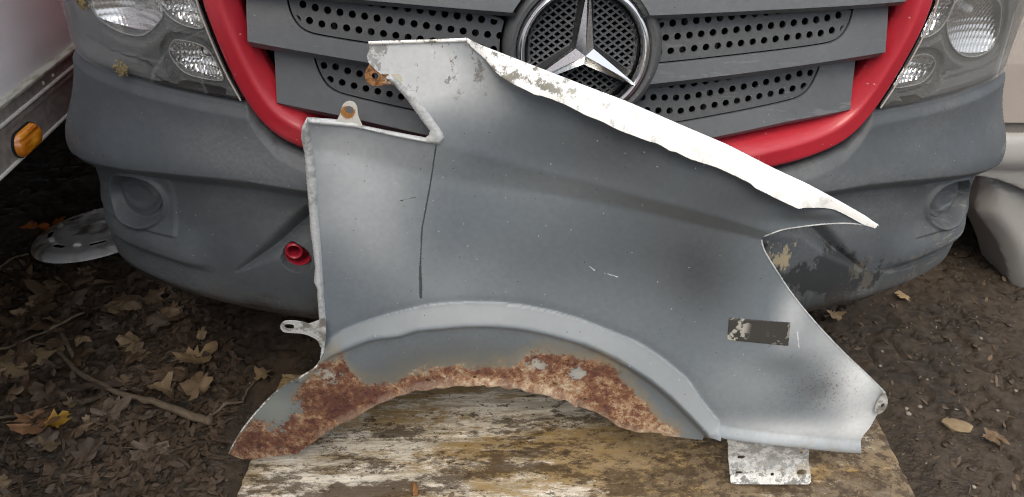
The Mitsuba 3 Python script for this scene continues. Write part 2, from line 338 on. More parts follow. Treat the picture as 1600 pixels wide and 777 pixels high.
def dusty(base, amt, k=1.0):
    b = np.array(base)
    def f(p, n, uv):
        c = MX(tuple(b * .86), tuple(b * 1.16), FB(p.x * 9, p.y * 9, p.z * 9, 4))
        c = MX(c, (.30, .30, .29), amt * SS(.40, .70, FB(p.x * 4 + 7, p.y * 5, p.z * 5, 5)) * (.4 + .8 * N(p.x * 220, p.y * 220, p.z * 220)))
        c = MX(c, (.36, .36, .35), 2.2 * amt * SS(.72, .84, RG(p.x * 12 + p.z * 5, p.z * 80, 41.0, 4)) * .7 * SS(.5, .62, FB(p.x * 3, p.y * 3, p.z * 4, 3)))
        c = c * (.95 + .10 * RG(p.x * 90 + p.y * 30, p.z * 90, 2.0, 4))
        v, _, r = VO(p.x * 70 + p.y * 20, p.z * 70)
        c = MX(c, (.38, .37, .35), SS(.16 * r - .06, .02, v) * SS(.55, .8, r) * SS(.40, .62, FB(p.x * 9, p.z * 9, 31.0, 3)) * SS(.5, .7, N(p.x * 60, p.z * 60, 9.0)) * .7)
        return MX(c, (.02, .02, .02), SS(.09, .05, v) * SS(.05, .03, r) * .7)
    return f
STAIN = [(0.3822, 0.5092), (0.4480, 0.5279), (0.5098, 0.4882), (0.5677, 0.4524), (0.6059, 0.4231), (0.6409, 0.4395), (0.6862, 0.3513), (0.5598, 0.3264), (0.4675, 0.3436), (0.3987, 0.4504)]
def bumper_color(p, n, uv):
    c = dusty((.071, .080, .090), .16)(p, n, uv)
    x, z = p.x, p.z
    w = FB(x * 28, z * 28, 2.0, 4)
    # wet stains and peeled film on the right half, rain streaks below
    st = SS(.43, .54, RG(x * 14, z * 12, 2.0) * .55 + .55 * blob(x, z, .52, .445, .085, .055)) * SS(.36, .40, x) * SS(.72, .64, x)
    c = MX(c, (.026, .028, .030), st * .85 * SS(.56, .50, z))
    run = SS(.60, .68, N(x * 62, z * 4, 3.0)) * SS(.44, .37, z) * SS(.44, .5, x) * SS(.72, .6, x)
    c = MX(c, (.03, .03, .03), run * .7)
    t = blob(x, z, .418, .495, .034, .055)
    c = MX(c, (.36, .30, .20), SS(.48, .62, t * .62 + (RG(x * 26, z * 12, 5.0) - .5) * .9) * SS(.52, .44, x) * SS(.3, .36, x))
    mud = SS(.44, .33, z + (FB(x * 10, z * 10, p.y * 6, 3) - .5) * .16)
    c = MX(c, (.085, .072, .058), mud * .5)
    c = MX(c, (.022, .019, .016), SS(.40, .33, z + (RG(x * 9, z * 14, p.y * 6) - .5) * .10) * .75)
    return MX(c, (.16, .145, .12), .5 * SS(.62, .80, RG(x * 18, z * 10, 61.0)) * SS(.62, .40, z) * SS(.3, .55, x))
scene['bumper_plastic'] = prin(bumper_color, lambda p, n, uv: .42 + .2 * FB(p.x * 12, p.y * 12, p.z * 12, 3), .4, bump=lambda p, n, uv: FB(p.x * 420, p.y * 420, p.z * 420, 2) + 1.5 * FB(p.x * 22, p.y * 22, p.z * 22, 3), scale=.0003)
scene['grille_plastic'] = prin(dusty((.090, .098, .109), .10), .42, .45, bump=lambda p, n, uv: FB(p.x * 500, p.y * 500, p.z * 500, 2), scale=.00018)
scene['mesh_plastic'] = prin(dusty((.062, .067, .075), .10), .45, .4)
scene['black_plastic'] = prin((.012, .012, .013), .45, .4)
scene['satin_black'] = prin(dusty((.022, .023, .025), .03), .38, .5)
scene['bezel_plastic'] = prin(dusty((.080, .084, .090), .06), .4, .5)
scene['void_black'] = prin((.006, .006, .006), .9, .1)
def red_color(p, n, uv):
    c = MX((.40, .016, .030), (.47, .026, .042), FB(p.x * 6, p.y * 6, p.z * 6, 3))
    c = MX(c, (.50, .20, .20), SS(.5, .8, FB(p.x * 5 + 3, p.z * 7, 2.0, 4)) * .22)
    v, _, r = VO(p.x * 60, p.z * 60)
    c = MX(c, (.62, .42, .40), SS(.09, .04, v) * SS(.86, .9, r) * .7)
    sc = SS(.72, .78, N(p.x * 300, p.z * 40, 4.0)) * blob(p.x, p.z, .30, .695, .03, .012)
    return MX(c, (.75, .55, .5), sc)
scene['red_paint'] = prin(red_color, .32, .5, clearcoat=.35, clearcoat_gloss=.85)
scene['red_plastic'] = prin((.36, .018, .035), .38, .5)
scene['chrome'] = {'type': 'twosided', 'bsdf': {'type': 'roughconductor', 'material': 'none', 'alpha': .06, 'specular_reflectance': {'type': 'rgb', 'value': [.86, .865, .87]}}}
scene['reflector_metal'] = {'type': 'twosided', 'bsdf': {'type': 'roughconductor', 'material': 'none', 'alpha': .07, 'specular_reflectance': {'type': 'rgb', 'value': [.92, .92, .91]}}}
scene['lamp_housing'] = prin(lambda p, n, uv: MX((.088, .094, .097), (.115, .121, .124), FB(p.x * 5, p.y * 5, p.z * 5, 3)), .45, .4)
scene['lamp_rim'] = prin((.30, .31, .31), .3, .5)
scene['lamp_edge'] = prin((.42, .40, .37), .35, .5)
def haze_weight(p, n, uv):
    return .012 + .15 * SS(.3, .9, p.x) * (.5 + FB(p.x * 8, p.y * 8, p.z * 14, 3)) + .02 * FB(p.x * 10, p.y * 10, p.z * 10, 3)
scene['lamp_lens'] = {'type': 'blendbsdf', 'weight': mikit.proc(haze_weight), 'a': {'type': 'thindielectric', 'int_ior': 1.49}, 'b': {'type': 'twosided', 'bsdf': {'type': 'diffuse', 'reflectance': {'type': 'rgb', 'value': [.55, .54, .52]}}}}
scene['bulb_glass'] = prin((.7, .7, .68), .08, .8)
scene['tyre_rubber'] = prin((.02, .02, .02), .8, .3)
scene['window_glass'] = prin((.01, .012, .014), .06, .6)
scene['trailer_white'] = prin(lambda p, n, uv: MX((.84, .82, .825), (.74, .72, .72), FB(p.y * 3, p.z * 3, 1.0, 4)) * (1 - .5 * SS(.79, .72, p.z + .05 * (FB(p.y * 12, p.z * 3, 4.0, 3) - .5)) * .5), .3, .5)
scene['trailer_rail'] = prin(lambda p, n, uv: MX((.165, .15, .135), (.25, .235, .215), FB(p.y * 5, p.z * 60, 2.0, 4)) * (.8 + .4 * N(p.y * 90, p.z * 120, 3.0)), .45, .5)
scene['trailer_bead'] = prin((.50, .48, .45), .4, .5)
scene['rail_grime'] = prin(lambda p, n, uv: MX((.34, .33, .29), (.13, .12, .08), SS(.3, .8, FB(p.y * 30, p.z * 160, p.x * 90, 3)) * .8), .7, .3)
scene['amber_lens'] = {'type': 'principled', 'base_color': mikit.proc(lambda p, n, uv: MX((.75, .26, .02), (.95, .40, .03), SS(.4, .6, N(p.y * 120, p.z * 60, 1.0)))), 'roughness': .12, 'specular': .6, 'spec_trans': .55, 'eta': 1.45} if False else prin(lambda p, n, uv: MX((.50, .15, .006), (.85, .36, .03), blob(p.y, p.z, .172, .637, .012, .008) * .9 + .35 * SS(.4, .6, N(p.y * 40, p.z * 190, 1.0))), .12, .6, clearcoat=.8, clearcoat_gloss=.95)
scene['car_paint'] = prin(lambda p, n, uv: MX((.36, .315, .285), (.42, .38, .35), FB(p.x * 6, p.y * 6, p.z * 6, 4)), .4, .5)
scene['car_bumper'] = prin(lambda p, n, uv: MX((.33, .325, .315), (.40, .395, .385), FB(p.x * 7, p.y * 7, p.z * 7, 4)), .4, .5)
scene['car_trim'] = prin((.17, .155, .145), .5, .4)

# ground
def wet(p):
    return FB(p.x * 3.1, p.y * 3.1, 4.0, 3)
def mud_color(p, n, uv):
    k = FB(p.x * 5, p.y * 5, 1.0, 4); f = FB(p.x * 70, p.y * 70, p.z * 70, 3)
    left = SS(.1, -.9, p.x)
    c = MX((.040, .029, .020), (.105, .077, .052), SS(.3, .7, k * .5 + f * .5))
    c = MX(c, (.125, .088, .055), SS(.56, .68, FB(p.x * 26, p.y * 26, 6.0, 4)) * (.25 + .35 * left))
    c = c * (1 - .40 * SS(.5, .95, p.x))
    v, _, r = VO(p.x * 60, p.y * 60)
    return MX(c, (.30, .27, .23), SS(.14, .06, v) * SS(.93, .96, r) * .8)
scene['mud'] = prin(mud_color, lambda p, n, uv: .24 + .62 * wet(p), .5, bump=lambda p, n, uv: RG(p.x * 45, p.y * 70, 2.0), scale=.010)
scene['mud_clod'] = prin(lambda p, n, uv: MX((.028, .020, .014), (.070, .051, .036), FB(p.x * 30, p.y * 30, p.z * 30, 3)), .6, .5)
def ply_color(p, n, uv):
    x, y = p.x + .02 * (FB(p.x * 2, p.y * 6, 1.0, 2) - .5), p.y + .015 * (FB(p.x * 3, p.y * 3, 2.0, 2) - .5)
    grain = GR(x * 9, y * 120, 3.0, 5); streak = FB(x * 3.2, y * 34, 5.0, 4); fine = GR(x * 60, y * 150, 4.0, 4)
    right = SS(.0, .40, p.x)
    c = MX((.44, .335, .20), (.70, .62, .50), SS(.30, .66, streak))
    c = MX(c, (.82, .75, .63), SS(.34, .66, GR(x * 13, y * 34, 8.0) * .6 + .4 * grain) * .9)
    c = c * (.60 + .5 * grain + .3 * fine)
    oc = FB(x * 2.6 + 2.2, y * 11, 11.0, 3)
    c = MX(c, MX((.38, .25, .085), (.25, .145, .045), grain), SS(.41, .60, oc * .7 + .3 * GR(x * 20, y * 60, 13.0)) * .85)
    c = MX(c, (.075, .046, .024), SS(.46, .62, FB(x * 4 + 5.2, y * 13, 17.0, 3) * .55 + .30 * GR(x * 20, y * 50, 18.0) + .15 * fine + right * .05) * .85)
    c = MX(c, (.060, .040, .025), SS(.66, .80, GR(x * 26, y * 46, 23.0) * .72 + .28 * fine + right * .05) * .8)
    mudn = RG(x * 14, y * 18, 31.0)
    c = MX(c, MX((.075, .053, .034), (.22, .165, .105), SS(.35, .7, RG(x * 40, y * 50, 33.0))), right * SS(.12, .56, mudn) * .92)
    v, _, r = VO(p.x * 34, p.y * 44)
    return MX(c, (.035, .022, .014), SS(.15, .05, v + .14 * (fine - .3)) * SS(.88, .92, r) * .8)
scene['weathered_ply'] = prin(ply_color, .62, .35, bump=lambda p, n, uv: FB(p.x * 7, p.y * 170, 3.0, 4) + .6 * FB(p.x * 60, p.y * 90, 4.0, 3), scale=.0016)
LEAF_TONES = [(.14, .088, .052), (.215, .143, .088), (.29, .20, .118), (.105, .070, .048), (.18, .132, .095), (.38, .265, .15)]
def leaf_tone(t):
    t = np.array(t)
    return lambda p, n, uv: MX(tuple(t * .45), tuple(t * 1.35), FB(p.x * 45, p.y * 45, p.z * 45, 5) * .7 + .3 * SS(.45, .75, FB(p.x * 12, p.y * 12, p.z * 12, 3)))
for i, t in enumerate(LEAF_TONES):
    scene[f'leaf_tone_{i}'] = prin(leaf_tone(t), .55, .4)
scene['litter_brown'] = prin(leaf_tone((.125, .086, .057)), .6, .35)
scene['leaf_orange'] = prin(leaf_tone((.55, .16, .03)), .5, .4)
scene['leaf_yellow'] = prin(leaf_tone((.62, .34, .05)), .5, .4)
scene['leaf_peach'] = prin(leaf_tone((.42, .22, .11)), .5, .4)
scene['bark'] = prin(lambda p, n, uv: MX((.11, .080, .052), (.28, .21, .145), FB(p.x * 60, p.y * 60, p.z * 60, 4)), .7, .3)
scene['stone'] = prin(lambda p, n, uv: MX((.17, .12, .07), (.31, .235, .145), FB(p.x * 60, p.y * 60, p.z * 60, 4)), .7, .3)
scene['pale_stone'] = prin(lambda p, n, uv: MX((.16, .14, .115), (.34, .31, .27), FB(p.x * 90, p.y * 90, p.z * 90, 3)), .7, .3)
scene['hubcap_silver'] = prin(lambda p, n, uv: MX((.82, .81, .79), (.30, .25, .19), SS(.50, .72, FB(p.x * 14, p.y * 14, 2.0, 4) + .18 * SS(.79, .86, p.y))), lambda p, n, uv: .30 + .2 * FB(p.x * 20, p.y * 20, 3.0, 3), .6, metal=.1)
scene['hubcap_dark'] = prin((.02, .018, .016), .6, .3)
scene['moss'] = prin(lambda p, n, uv: MX((.16, .12, .055), (.30, .24, .13), N(p.x * 300, p.y * 300, p.z * 300)), .9, .2)

# ------------------------------------------------------------------ the setting: one sheet of mud
def gz(x, y):
    """height of the mud"""
    x, y = np.asarray(x, float), np.asarray(y, float)
    p = np.stack([x, y, 0 * x], -1)
    h = .020 * (nfbm(p * 4.5, 4, 3) - .5) + .014 * (nfbm(p * 21, 4, 7) - .5)
    rid = np.abs(nfbm(p * np.array([13, 17, 1]), 3, 11) - .5)
    h = h - .016 * smooth01(.06, 0, rid) * smooth01(.25, .6, nfbm(p * 3, 2, 5))
    # tyre ruts on the right, running in under the van
    for k in range(3):
        c = x - (.62 + .055 * k) - .25 * (y - .25) + .012 * (nfbm(p * 14, 2, 20 + k) - .5)
        h = h - .030 * np.exp(-(c / .010) ** 2) * smooth01(-.02, .10, y) * smooth01(.7, .4, y)
    flat = smooth01(.06, -.01, np.maximum(np.abs(x - .06) - .72, np.maximum(y - .22, -.62 - y)))
    return np.where(flat > 0, h * (1 - flat) - .010 * flat, h)
def spaced(lo, hi, step, far):
    c = np.arange(lo, hi, step); o = []; s, v = step, 0
    while v < far:
        s *= 1.22; v += s; o.append(v)
    o = np.array(o); return np.concatenate([lo - o[::-1], c, c[-1] + o])
gx, gy = spaced(-1.75, 1.75, .0065, 120), spaced(-.55, 1.5, .0075, 120)
GX, GY = np.meshgrid(gx, gy, indexing='ij')
far = smooth01(40, 4, np.hypot(GX, GY))
GV = np.stack([GX, GY, gz(GX, GY) * far], -1).reshape(-1, 3)
ii = np.arange(len(gx) * len(gy)).reshape(len(gx), len(gy))
GF = np.stack([ii[:-1, :-1], ii[1:, :-1], ii[1:, 1:], ii[:-1, 1:]], -1).reshape(-1, 4)
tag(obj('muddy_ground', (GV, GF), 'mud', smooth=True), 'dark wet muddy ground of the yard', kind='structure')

# ------------------------------------------------------------------ the van
van = thing('van', 'red van with grey plastic grille, star emblem and dark bumper, behind the old wing', 'van')
def ztop(x):
    return np.interp(np.abs(x), [0, .2, .39, .445, .49, .52, .543, .62, .70, .82, .88, 1.0], [.622, .640, .674, .689, .706, .733, .766, .772, .779, .790, .797, .80])
def zbot(x):
    s = np.abs(x) / .90
    return np.interp(np.abs(x), [0.000000, 0.140756, 0.251232, 0.350719, 0.441866, 0.525437, 0.601561, 0.669992, 0.730068, 0.781815, 0.824877, 0.858887, 0.883387, 0.895917, 0.896640], [0.326817, 0.327355, 0.328965, 0.331639, 0.335338, 0.339961, 0.345299, 0.350976, 0.356372, 0.360544, 0.362119, 0.359185, 0.349166, 0.328680, 0.293388])
REC = Polygon([(-.60, .452), (-.52, .535), (-.462, .592), (-.40, .605), (.40, .605), (.462, .592), (.52, .535), (.60, .452), (.51, .497), (.455, .538), (.36, .55), (-.36, .55), (-.455, .538), (-.51, .497)])
INTAKE = Polygon([(-.33, .36), (.33, .36), (.38, .52), (-.38, .52)])
FOG = [(-.793, .560), (.784, .560)]
def fog_r(x, z):
    """distance in fog-lamp radii; the oval leans outwards at the bottom"""
    a = np.abs(x) - .787; b = z - .560
    c, s = math.cos(.35), math.sin(.35)
    return np.hypot((a * c - b * s) / .060, (a * s + b * c) / .047)
def bumper_push(x, z):
    ax = np.abs(x)
    zc = np.interp(ax, [0, .45, .54, .61, .70, .80, .90], [.63, .640, .648, .648, .643, .632, .62])
    up = z - zc
    d = .020 * np.where(up > 0, np.exp(-(up / .06) ** 2), 1 - 1.7 * smooth01(.004, -.034, up) + .7 * smooth01(-.05, -.16, up))
    zr = np.interp(ax, [.6, .67, .75, .83], [.455, .464, .472, .474])
    k = smooth01(.63, .70, ax) * smooth01(.93, .82, ax)
    d = d + .016 * k * np.where(z > zr, smooth01(zr + .07, zr + .004, z), smooth01(zr - .028, zr, z))
    q = np.minimum.reduce([ax - .708, z - .506, .612 - z])
    d = d + .005 * smooth01(-.002, .003, q)
    r = fog_r(x, z)
    d = d + .008 * np.exp(-((r - 1.06) / .08) ** 2) - .021 * smooth01(1.0, .94, r)
    pt = shapely.points(x, z)
    sd = np.where(shapely.contains(REC, pt), 1, -1) * shapely.distance(REC.boundary, pt)
    d = d - .048 * smooth01(-.006, .034, sd)
    sd = np.where(shapely.contains(INTAKE, pt), 1, -1) * shapely.distance(INTAKE.boundary, pt)
    d = d - .05 * smooth01(-.01, .02, sd)
    t = np.hypot(x + .484, z - .492)
    d = d - .062 * smooth01(.0265, .0235, t)
    return d - .010 * smooth01(.02, .0, ztop(x) - z) - .020 * smooth01(.05, .0, z - zbot(x)) ** 2
# plan curve sampled evenly along its length
th = np.linspace(0, math.pi / 2, 4000); xi = np.sin(th) ** (2 / EXPO); et = 1 - np.maximum(np.cos(th), 0) ** (2 / EXPO)
arc = np.concatenate([[0], np.cumsum(np.hypot(np.diff(xi) * .91, np.diff(et) * DEP))])
u = np.linspace(0, arc[-1], 330); xi, et = np.interp(u, arc, xi), np.interp(u, arc, et)
xi, et = np.concatenate([-xi[:0:-1], xi]), np.concatenate([et[:0:-1], et])
V01 = np.linspace(0, 1, 190)
X0 = xi[None] * .905; Z = zbot(X0) + (ztop(X0) - zbot(X0)) * V01[:, None]
X = xi[None] * XS(Z); Yb = YS(Z) + DEP * et[None]
tx, ty = np.gradient(X, axis=1), np.gradient(Yb, axis=1); ln = np.hypot(tx, ty); nx_, ny_ = ty / ln, -tx / ln
D = bumper_push(X.ravel(), Z.ravel()).reshape(X.shape)
def row(i, inward, dz):
    return np.stack([X[i] + nx_[i] * (D[i] - inward), Yb[i] + ny_[i] * (D[i] - inward), Z[i] + dz], -1)
rows = [row(0, .09, .03), row(0, .05, .004), row(0, .02, -.006), row(0, .006, -.004)] + [row(i, 0, 0) for i in range(len(V01))] + [row(-1, .004, .003), row(-1, .012, .004), row(-1, .05, .004)]
P = np.stack(rows); nr, nc = P.shape[:2]
ii = np.arange(nr * nc).reshape(nr, nc)
BF = np.stack([ii[:-1, :-1], ii[:-1, 1:], ii[1:, 1:], ii[1:, :-1]], -1).reshape(-1, 4)
bumper = obj('bumper', (P.reshape(-1, 3), BF), 'bumper_plastic', van, smooth=True)
labels[bumper] = {'label': 'faded dark grey plastic bumper with scuffs and dried mud'}
def ellipse(cx, cz, rx, rz, rot=0, n=40):
    a = np.arange(n) / n * 2 * np.pi; c, s = math.cos(rot), math.sin(rot)
    return Polygon(np.stack([cx + rx * np.cos(a) * c - rz * np.sin(a) * s, cz + rx * np.cos(a) * s + rz * np.sin(a) * c], 1))
for sx in (-1, 1):
    e = ellipse(sx * .787, .560, .051, .040, -sx * .35)
    dm = lambda x, z: bumper_push(x, z) + .0005 + .008 * smooth01(0, .016, dist(e, x, z)) - .003 * smooth01(.018, .024, dist(e, x, z))
    obj('fog_lamp_cover', sheet(e, .003, on_van(dm), on_van(lambda x, z: dm(x, z) - .010)), 'bumper_plastic', bumper, smooth=40)
# the towing point: a red plug off-centre in its red socket
def lathe_on(cx, cz, prof, y0, tilt=(0, 0), seg_=36):
    """profile (r, forward) turned about the axis pointing to the front"""
    m = trimesh.creation.revolve(np.array(prof), sections=seg_)
    v = m.vertices; w = np.stack([v[:, 0], -v[:, 2], v[:, 1]], 1)
    w = w + np.stack([0 * w[:, 0], 0 * w[:, 0], 0 * w[:, 0]], 1)
    R = trimesh.transformations.euler_matrix(tilt[0], 0, tilt[1])[:3, :3]
    return trimesh.Trimesh(w @ R.T + [cx, y0, cz], m.faces, process=False)
ty0 = float(vy(np.array([-.484]), np.array([.492]))[0])
obj('tow_socket', lathe_on(-.483, .491, [(.0, -.034), (.0205, -.034), (.0212, .000), (.0225, .004), (.0240, .004), (.0248, .0), (.0248, -.038), (0, -.038)], ty0 + .022), 'red_plastic', bumper, smooth=35)
obj('tow_socket_ring', lathe_on(-.489, .499, [(.0112, -.030), (.0118, .012), (.0140, .0145), (.0162, .012), (.0166, -.030)], ty0 + .028), 'red_plastic', bumper, smooth=35)

# red surround of the grille
outer = [(.592, 1.10), (.590, .953), (.577, .885), (.561, .822), (.543, .776), (.520, .741), (.490, .7165), (.445, .699), (.39, .684), (.25, .660), (0, .640)]
inner = [(.536, 1.10), (.535, .957), (.525, .905), (.511, .862), (.494, .820), (.472, .786), (.430, .7635), (.344, .7435), (.273, .7295), (.12, .703), (0, .694)]
outer = [tuple(q) for q in chaikin(outer, 2, False)]; inner = [tuple(q) for q in chaikin(inner, 2, False)]
o_full = mirror(outer) + outer[::-1][1:]; i_full = mirror(inner) + inner[::-1][1:]
surround = Polygon(o_full + i_full[::-1])
OL, IL = LineString(o_full), LineString(i_full)
def red_push(x, z):
    pt = shapely.points(x, z); a, b = shapely.distance(IL, pt), shapely.distance(OL, pt); t = a / (a + b + 1e-9)
    return np.mean([np.interp(t + o, [0, .06, .38, .90, 1], [-.030, -.020, .013, .006, -.010]) for o in np.linspace(-.07, .07, 9)], 0) - .055 * smooth01(.452, .40, np.where(x < 0, -x, 9)) - .055 * smooth01(.22, .10, np.where(x > 0, x, 0 * x)) * (x > 0)
obj('grille_surround', sheet(surround, .004, on_van(red_push), on_van(lambda x, z: np.minimum(-.05, red_push(x, z) - .004))), 'red_paint', van, smooth=35)
EC = np.array([0.0096, -0.0135, 0.8835]); ET = math.radians(5)
# slats: each a tilted face with a chamfer below; the inset is a perforated panel
LX = np.linspace(0, .56, 57)
def line(pts):
    p = np.array(pts); return lambda x: np.interp(np.abs(x), p[:, 0], p[:, 1])
L1 = [line([(0, .943), (.11, .9475), (.30, .957), (.56, .967)]), line([(0, .8205), (.125, .8356), (.33, .8605), (.43, .8728), (.56, .888)]), line([(0, .704), (.241, .740), (.375, .766), (.56, .793)])]
CH = (.0105, .0140, .0130)
TOP = [lambda x: 1.075 + 0 * x, lambda x: L1[0](x) - .006, lambda x: L1[1](x) - .008]
def face_push(k):
    def f(x, z):
        t = np.clip((z - L1[k](x)) / (TOP[k](x) - L1[k](x)), 0, 1)
        return .004 - .036 * t
    return f
PERF = [None, [(.10, .864), (.131, .8665), (.27, .882), (.406, .8965), (.428, .9015), (.442, .912), (.452, .930), (.457, .956), (.10, .945)],
        [(.07, .744), (.189, .7635), (.29, .7815), (.372, .7975), (.392, .8035), (.408, .816), (.420, .842), (.424, .862), (.07, .822)]]
holes = {}
for k in (0, 1, 2):
    for sx in (-1, 1):
        x1 = (.532, .520, .487)[k]
        xs = np.linspace(.02 if k else .0, x1, 40)
        if k == 0:
            xs = np.linspace(0.0, x1, 40)
        face = Polygon([(x, L1[k](x)) for x in xs] + [(x, TOP[k](x)) for x in xs[::-1]])
        if PERF[k]:
            inset = Polygon(chaikin(PERF[k], 2)).intersection(face)
            plate = face.difference(inset.buffer(.0012))
        else:
            plate = face
        EMB = Point(0, EC[2]).buffer(.124, quad_segs=24)
        plate = plate.difference(EMB)
        plate = max(getattr(plate, 'geoms', [plate]), key=lambda g: g.area)
        flip = (lambda g: shapely.affinity.scale(g, sx, 1, origin=(0, 0))) 
        import shapely.affinity
        pf = face_push(k)
        s = obj('grille_slat', sheet(flip(plate), .011, on_van(pf), on_van(lambda x, z: pf(x, z) - .006)), 'grille_plastic', van, smooth=25)
        # chamfer and underside
        xx = np.linspace(math.sqrt(max(.119 ** 2 - (float(L1[k](.1)) - EC[2]) ** 2, 0)), x1, 60) * sx
        prof = [(0.0, .004), (-CH[k], -.012), (-CH[k] + .001, -.07)]
        R = np.stack([np.stack([xx, vy(xx, L1[k](xx) + dz) - f, L1[k](xx) + dz], 1) for dz, f in prof])
        jj = np.arange(3 * 60).reshape(3, 60)
        cf = np.stack([jj[:-1, :-1], jj[:-1, 1:], jj[1:, 1:], jj[1:, :-1]], -1).reshape(-1, 4)
        obj('slat_underside', (R.reshape(-1, 3), cf), 'grille_plastic', s)
        if PERF[k]:
            pan = inset.buffer(-.0016).difference(EMB)
            keep = inset.buffer(-.0058)
            hs = []
            for r in range(3):
                for i in range(-2, 30):
                    x = .110 + .0192 * (i + .5 * (r % 2)) + (.004 if k == 1 else .0)
                    zb = np.interp(x, [q[0] for q in PERF[k][1:5]], [q[1] for q in PERF[k][1:5]]) + .0165 + .0215 * r - .0009 * r
                    c = Point(x, zb).buffer(.0056, quad_segs=5).intersection(keep)
                    if c.area > 2.2e-5 and c.geom_type == 'Polygon':
                        hs.append(c)
            rim = lambda x, z: pf(x, z) - .0014
            obj('perforated_panel', sheet(flip(pan.difference(shapely.union_all(hs))), .007, on_van(rim), on_van(lambda x, z: pf(x, z) - .006)), 'mesh_plastic', s, smooth=25)
            # ribs of the radiator frame seen through some of the holes
            holes[(k, sx)] = hs
bk = Polygon([(-.56, .66), (.56, .66), (.56, 1.09), (-.56, 1.09)])
obj('radiator_panel', sheet(bk, .03, on_van(-.085), on_van(-.09)), 'void_black', van)
rad = [tube([(x, float(vy(np.array([x]), np.array([.8]))[0]) + .072, .69), (x, float(vy(np.array([x]), np.array([.95]))[0]) + .072, 1.05)], .0035, 6) for x in np.arange(-.45, .46, .058)]
obj('radiator_ribs', trimesh.util.concatenate(rad), 'grille_plastic', van)
labels[numbered('van__radiator_ribs')[:-4] if False else 'van__radiator_ribs'] = {'kind': 'stuff'}

# emblem: bezel, chrome ring, star on a dark lattice
def on_emblem(h):
    """disc coordinates (x right, y up) -> world; h is forward"""
    ux, uy, un = np.array([1, 0, 0]), np.array([0, math.sin(ET), math.cos(ET)]), np.array([0, -math.cos(ET), math.sin(ET)])
    return lambda x, y: EC + x[:, None] * ux + y[:, None] * uy + (h(x, y) if callable(h) else h + 0 * x)[:, None] * un
def turned(prof, seg_=96):
    m = trimesh.creation.revolve(np.array(prof), sections=seg_); v = m.vertices
    return trimesh.Trimesh(on_emblem(lambda x, y: v[:, 2])(v[:, 0], v[:, 1]), m.faces, process=False)
emblem = thing('van__emblem', 'round chrome star emblem on a black lattice', None)
labels[emblem].pop('category')
obj('bezel', turned([(.1075, -.004), (.110, .004), (.1155, .007), (.122, .004), (.1275, -.006), (.129, -.022), (.129, -.06), (.1075, -.06)]), 'bezel_plastic', emblem, smooth=40)
obj('ring', turned([(.0930, -.006), (.0940, .003), (.0965, .0085), (.1000, .0115), (.1035, .0105), (.1060, .006), (.1073, -.008)]), 'chrome', emblem, smooth=50)
obj('back_disc', turned([(0, -.030), (.096, -.030), (.0965, -.034), (0, -.034)]), 'void_black', emblem)
def arm(k, w, r):
    a = math.pi / 2 + k * 2 * math.pi / 3; t, s = np.array([math.cos(a), math.sin(a)]), np.array([-math.sin(a), math.cos(a)])
    return t, s
inner_r = w0 = .0215
corner = [np.array([math.cos(a), math.sin(a)]) * .0165 for a in (math.pi / 2 + math.pi / 3 * (2 * i + 1) for i in range(3))]
for k in range(3):
    t, s = arm(k, 0, 0)
    cl, cr = corner[k], corner[(k + 2) % 3]        # the notches either side of this arm
    tip = t * .0985; zt, zc, zb = .013, .024, -.012
    tl, tr = tip + s * .0022, tip - s * .0022
    v2 = np.array([[0, 0], tip, cl, cr, tl, tr, cl, cr, tl, tr]); h = np.array([zc, zt, .0105, .0105, .009, .009, zb, zb, zb, zb])
    f = np.array([[0, 1, 4], [0, 4, 2], [0, 3, 5], [0, 5, 1], [2, 4, 8], [2, 8, 6], [5, 3, 7], [5, 7, 9]])
    obj('star_arm', trimesh.Trimesh(on_emblem(lambda x, y: h)(v2[:, 0], v2[:, 1]), f, process=False), 'chrome', emblem)
def trap(k):
    t, q = arm(k, 0, 0); return Polygon([q * .021 - t * .005, t * .094 + q * .0125, t * .094 - q * .0125, -q * .021 - t * .005])
base = shapely.union_all([trap(k) for k in range(3)] + [Point(0, 0).buffer(.024)]).buffer(-.003).buffer(.003)
disc = Point(0, 0).buffer(.094, quad_segs=24)
rim_ring = disc.difference(Point(0, 0).buffer(.0835, quad_segs=24))
plate = shapely.union_all([base, rim_ring]).intersection(disc)
obj('star_base', sheet(plate, .004, on_emblem(lambda x, y: -.004 - .014 * smooth01(.013, .0, dist(plate, x, y))), on_emblem(-.028)), 'satin_black', emblem, smooth=30)
bars = []
for s in (-1, 1):
    for i in range(-16, 17):
        c = i * .0122
        p, q = np.array([-.12, s * .12 * .74 + c]), np.array([.12, -s * .12 * .74 + c])
        bars.append(LineString([p, q]).buffer(.0015, cap_style='flat'))
lat = shapely.union_all(bars).intersection(Point(0, 0).buffer(.0865, quad_segs=24)).difference(base.buffer(-.002))
lat = shapely.union_all([g for g in getattr(lat, 'geoms', [lat]) if g.area > 1e-6])
obj('lattice', sheet(lat, .03, on_emblem(-.0155), on_emblem(-.0215)), 'mesh_plastic', emblem)

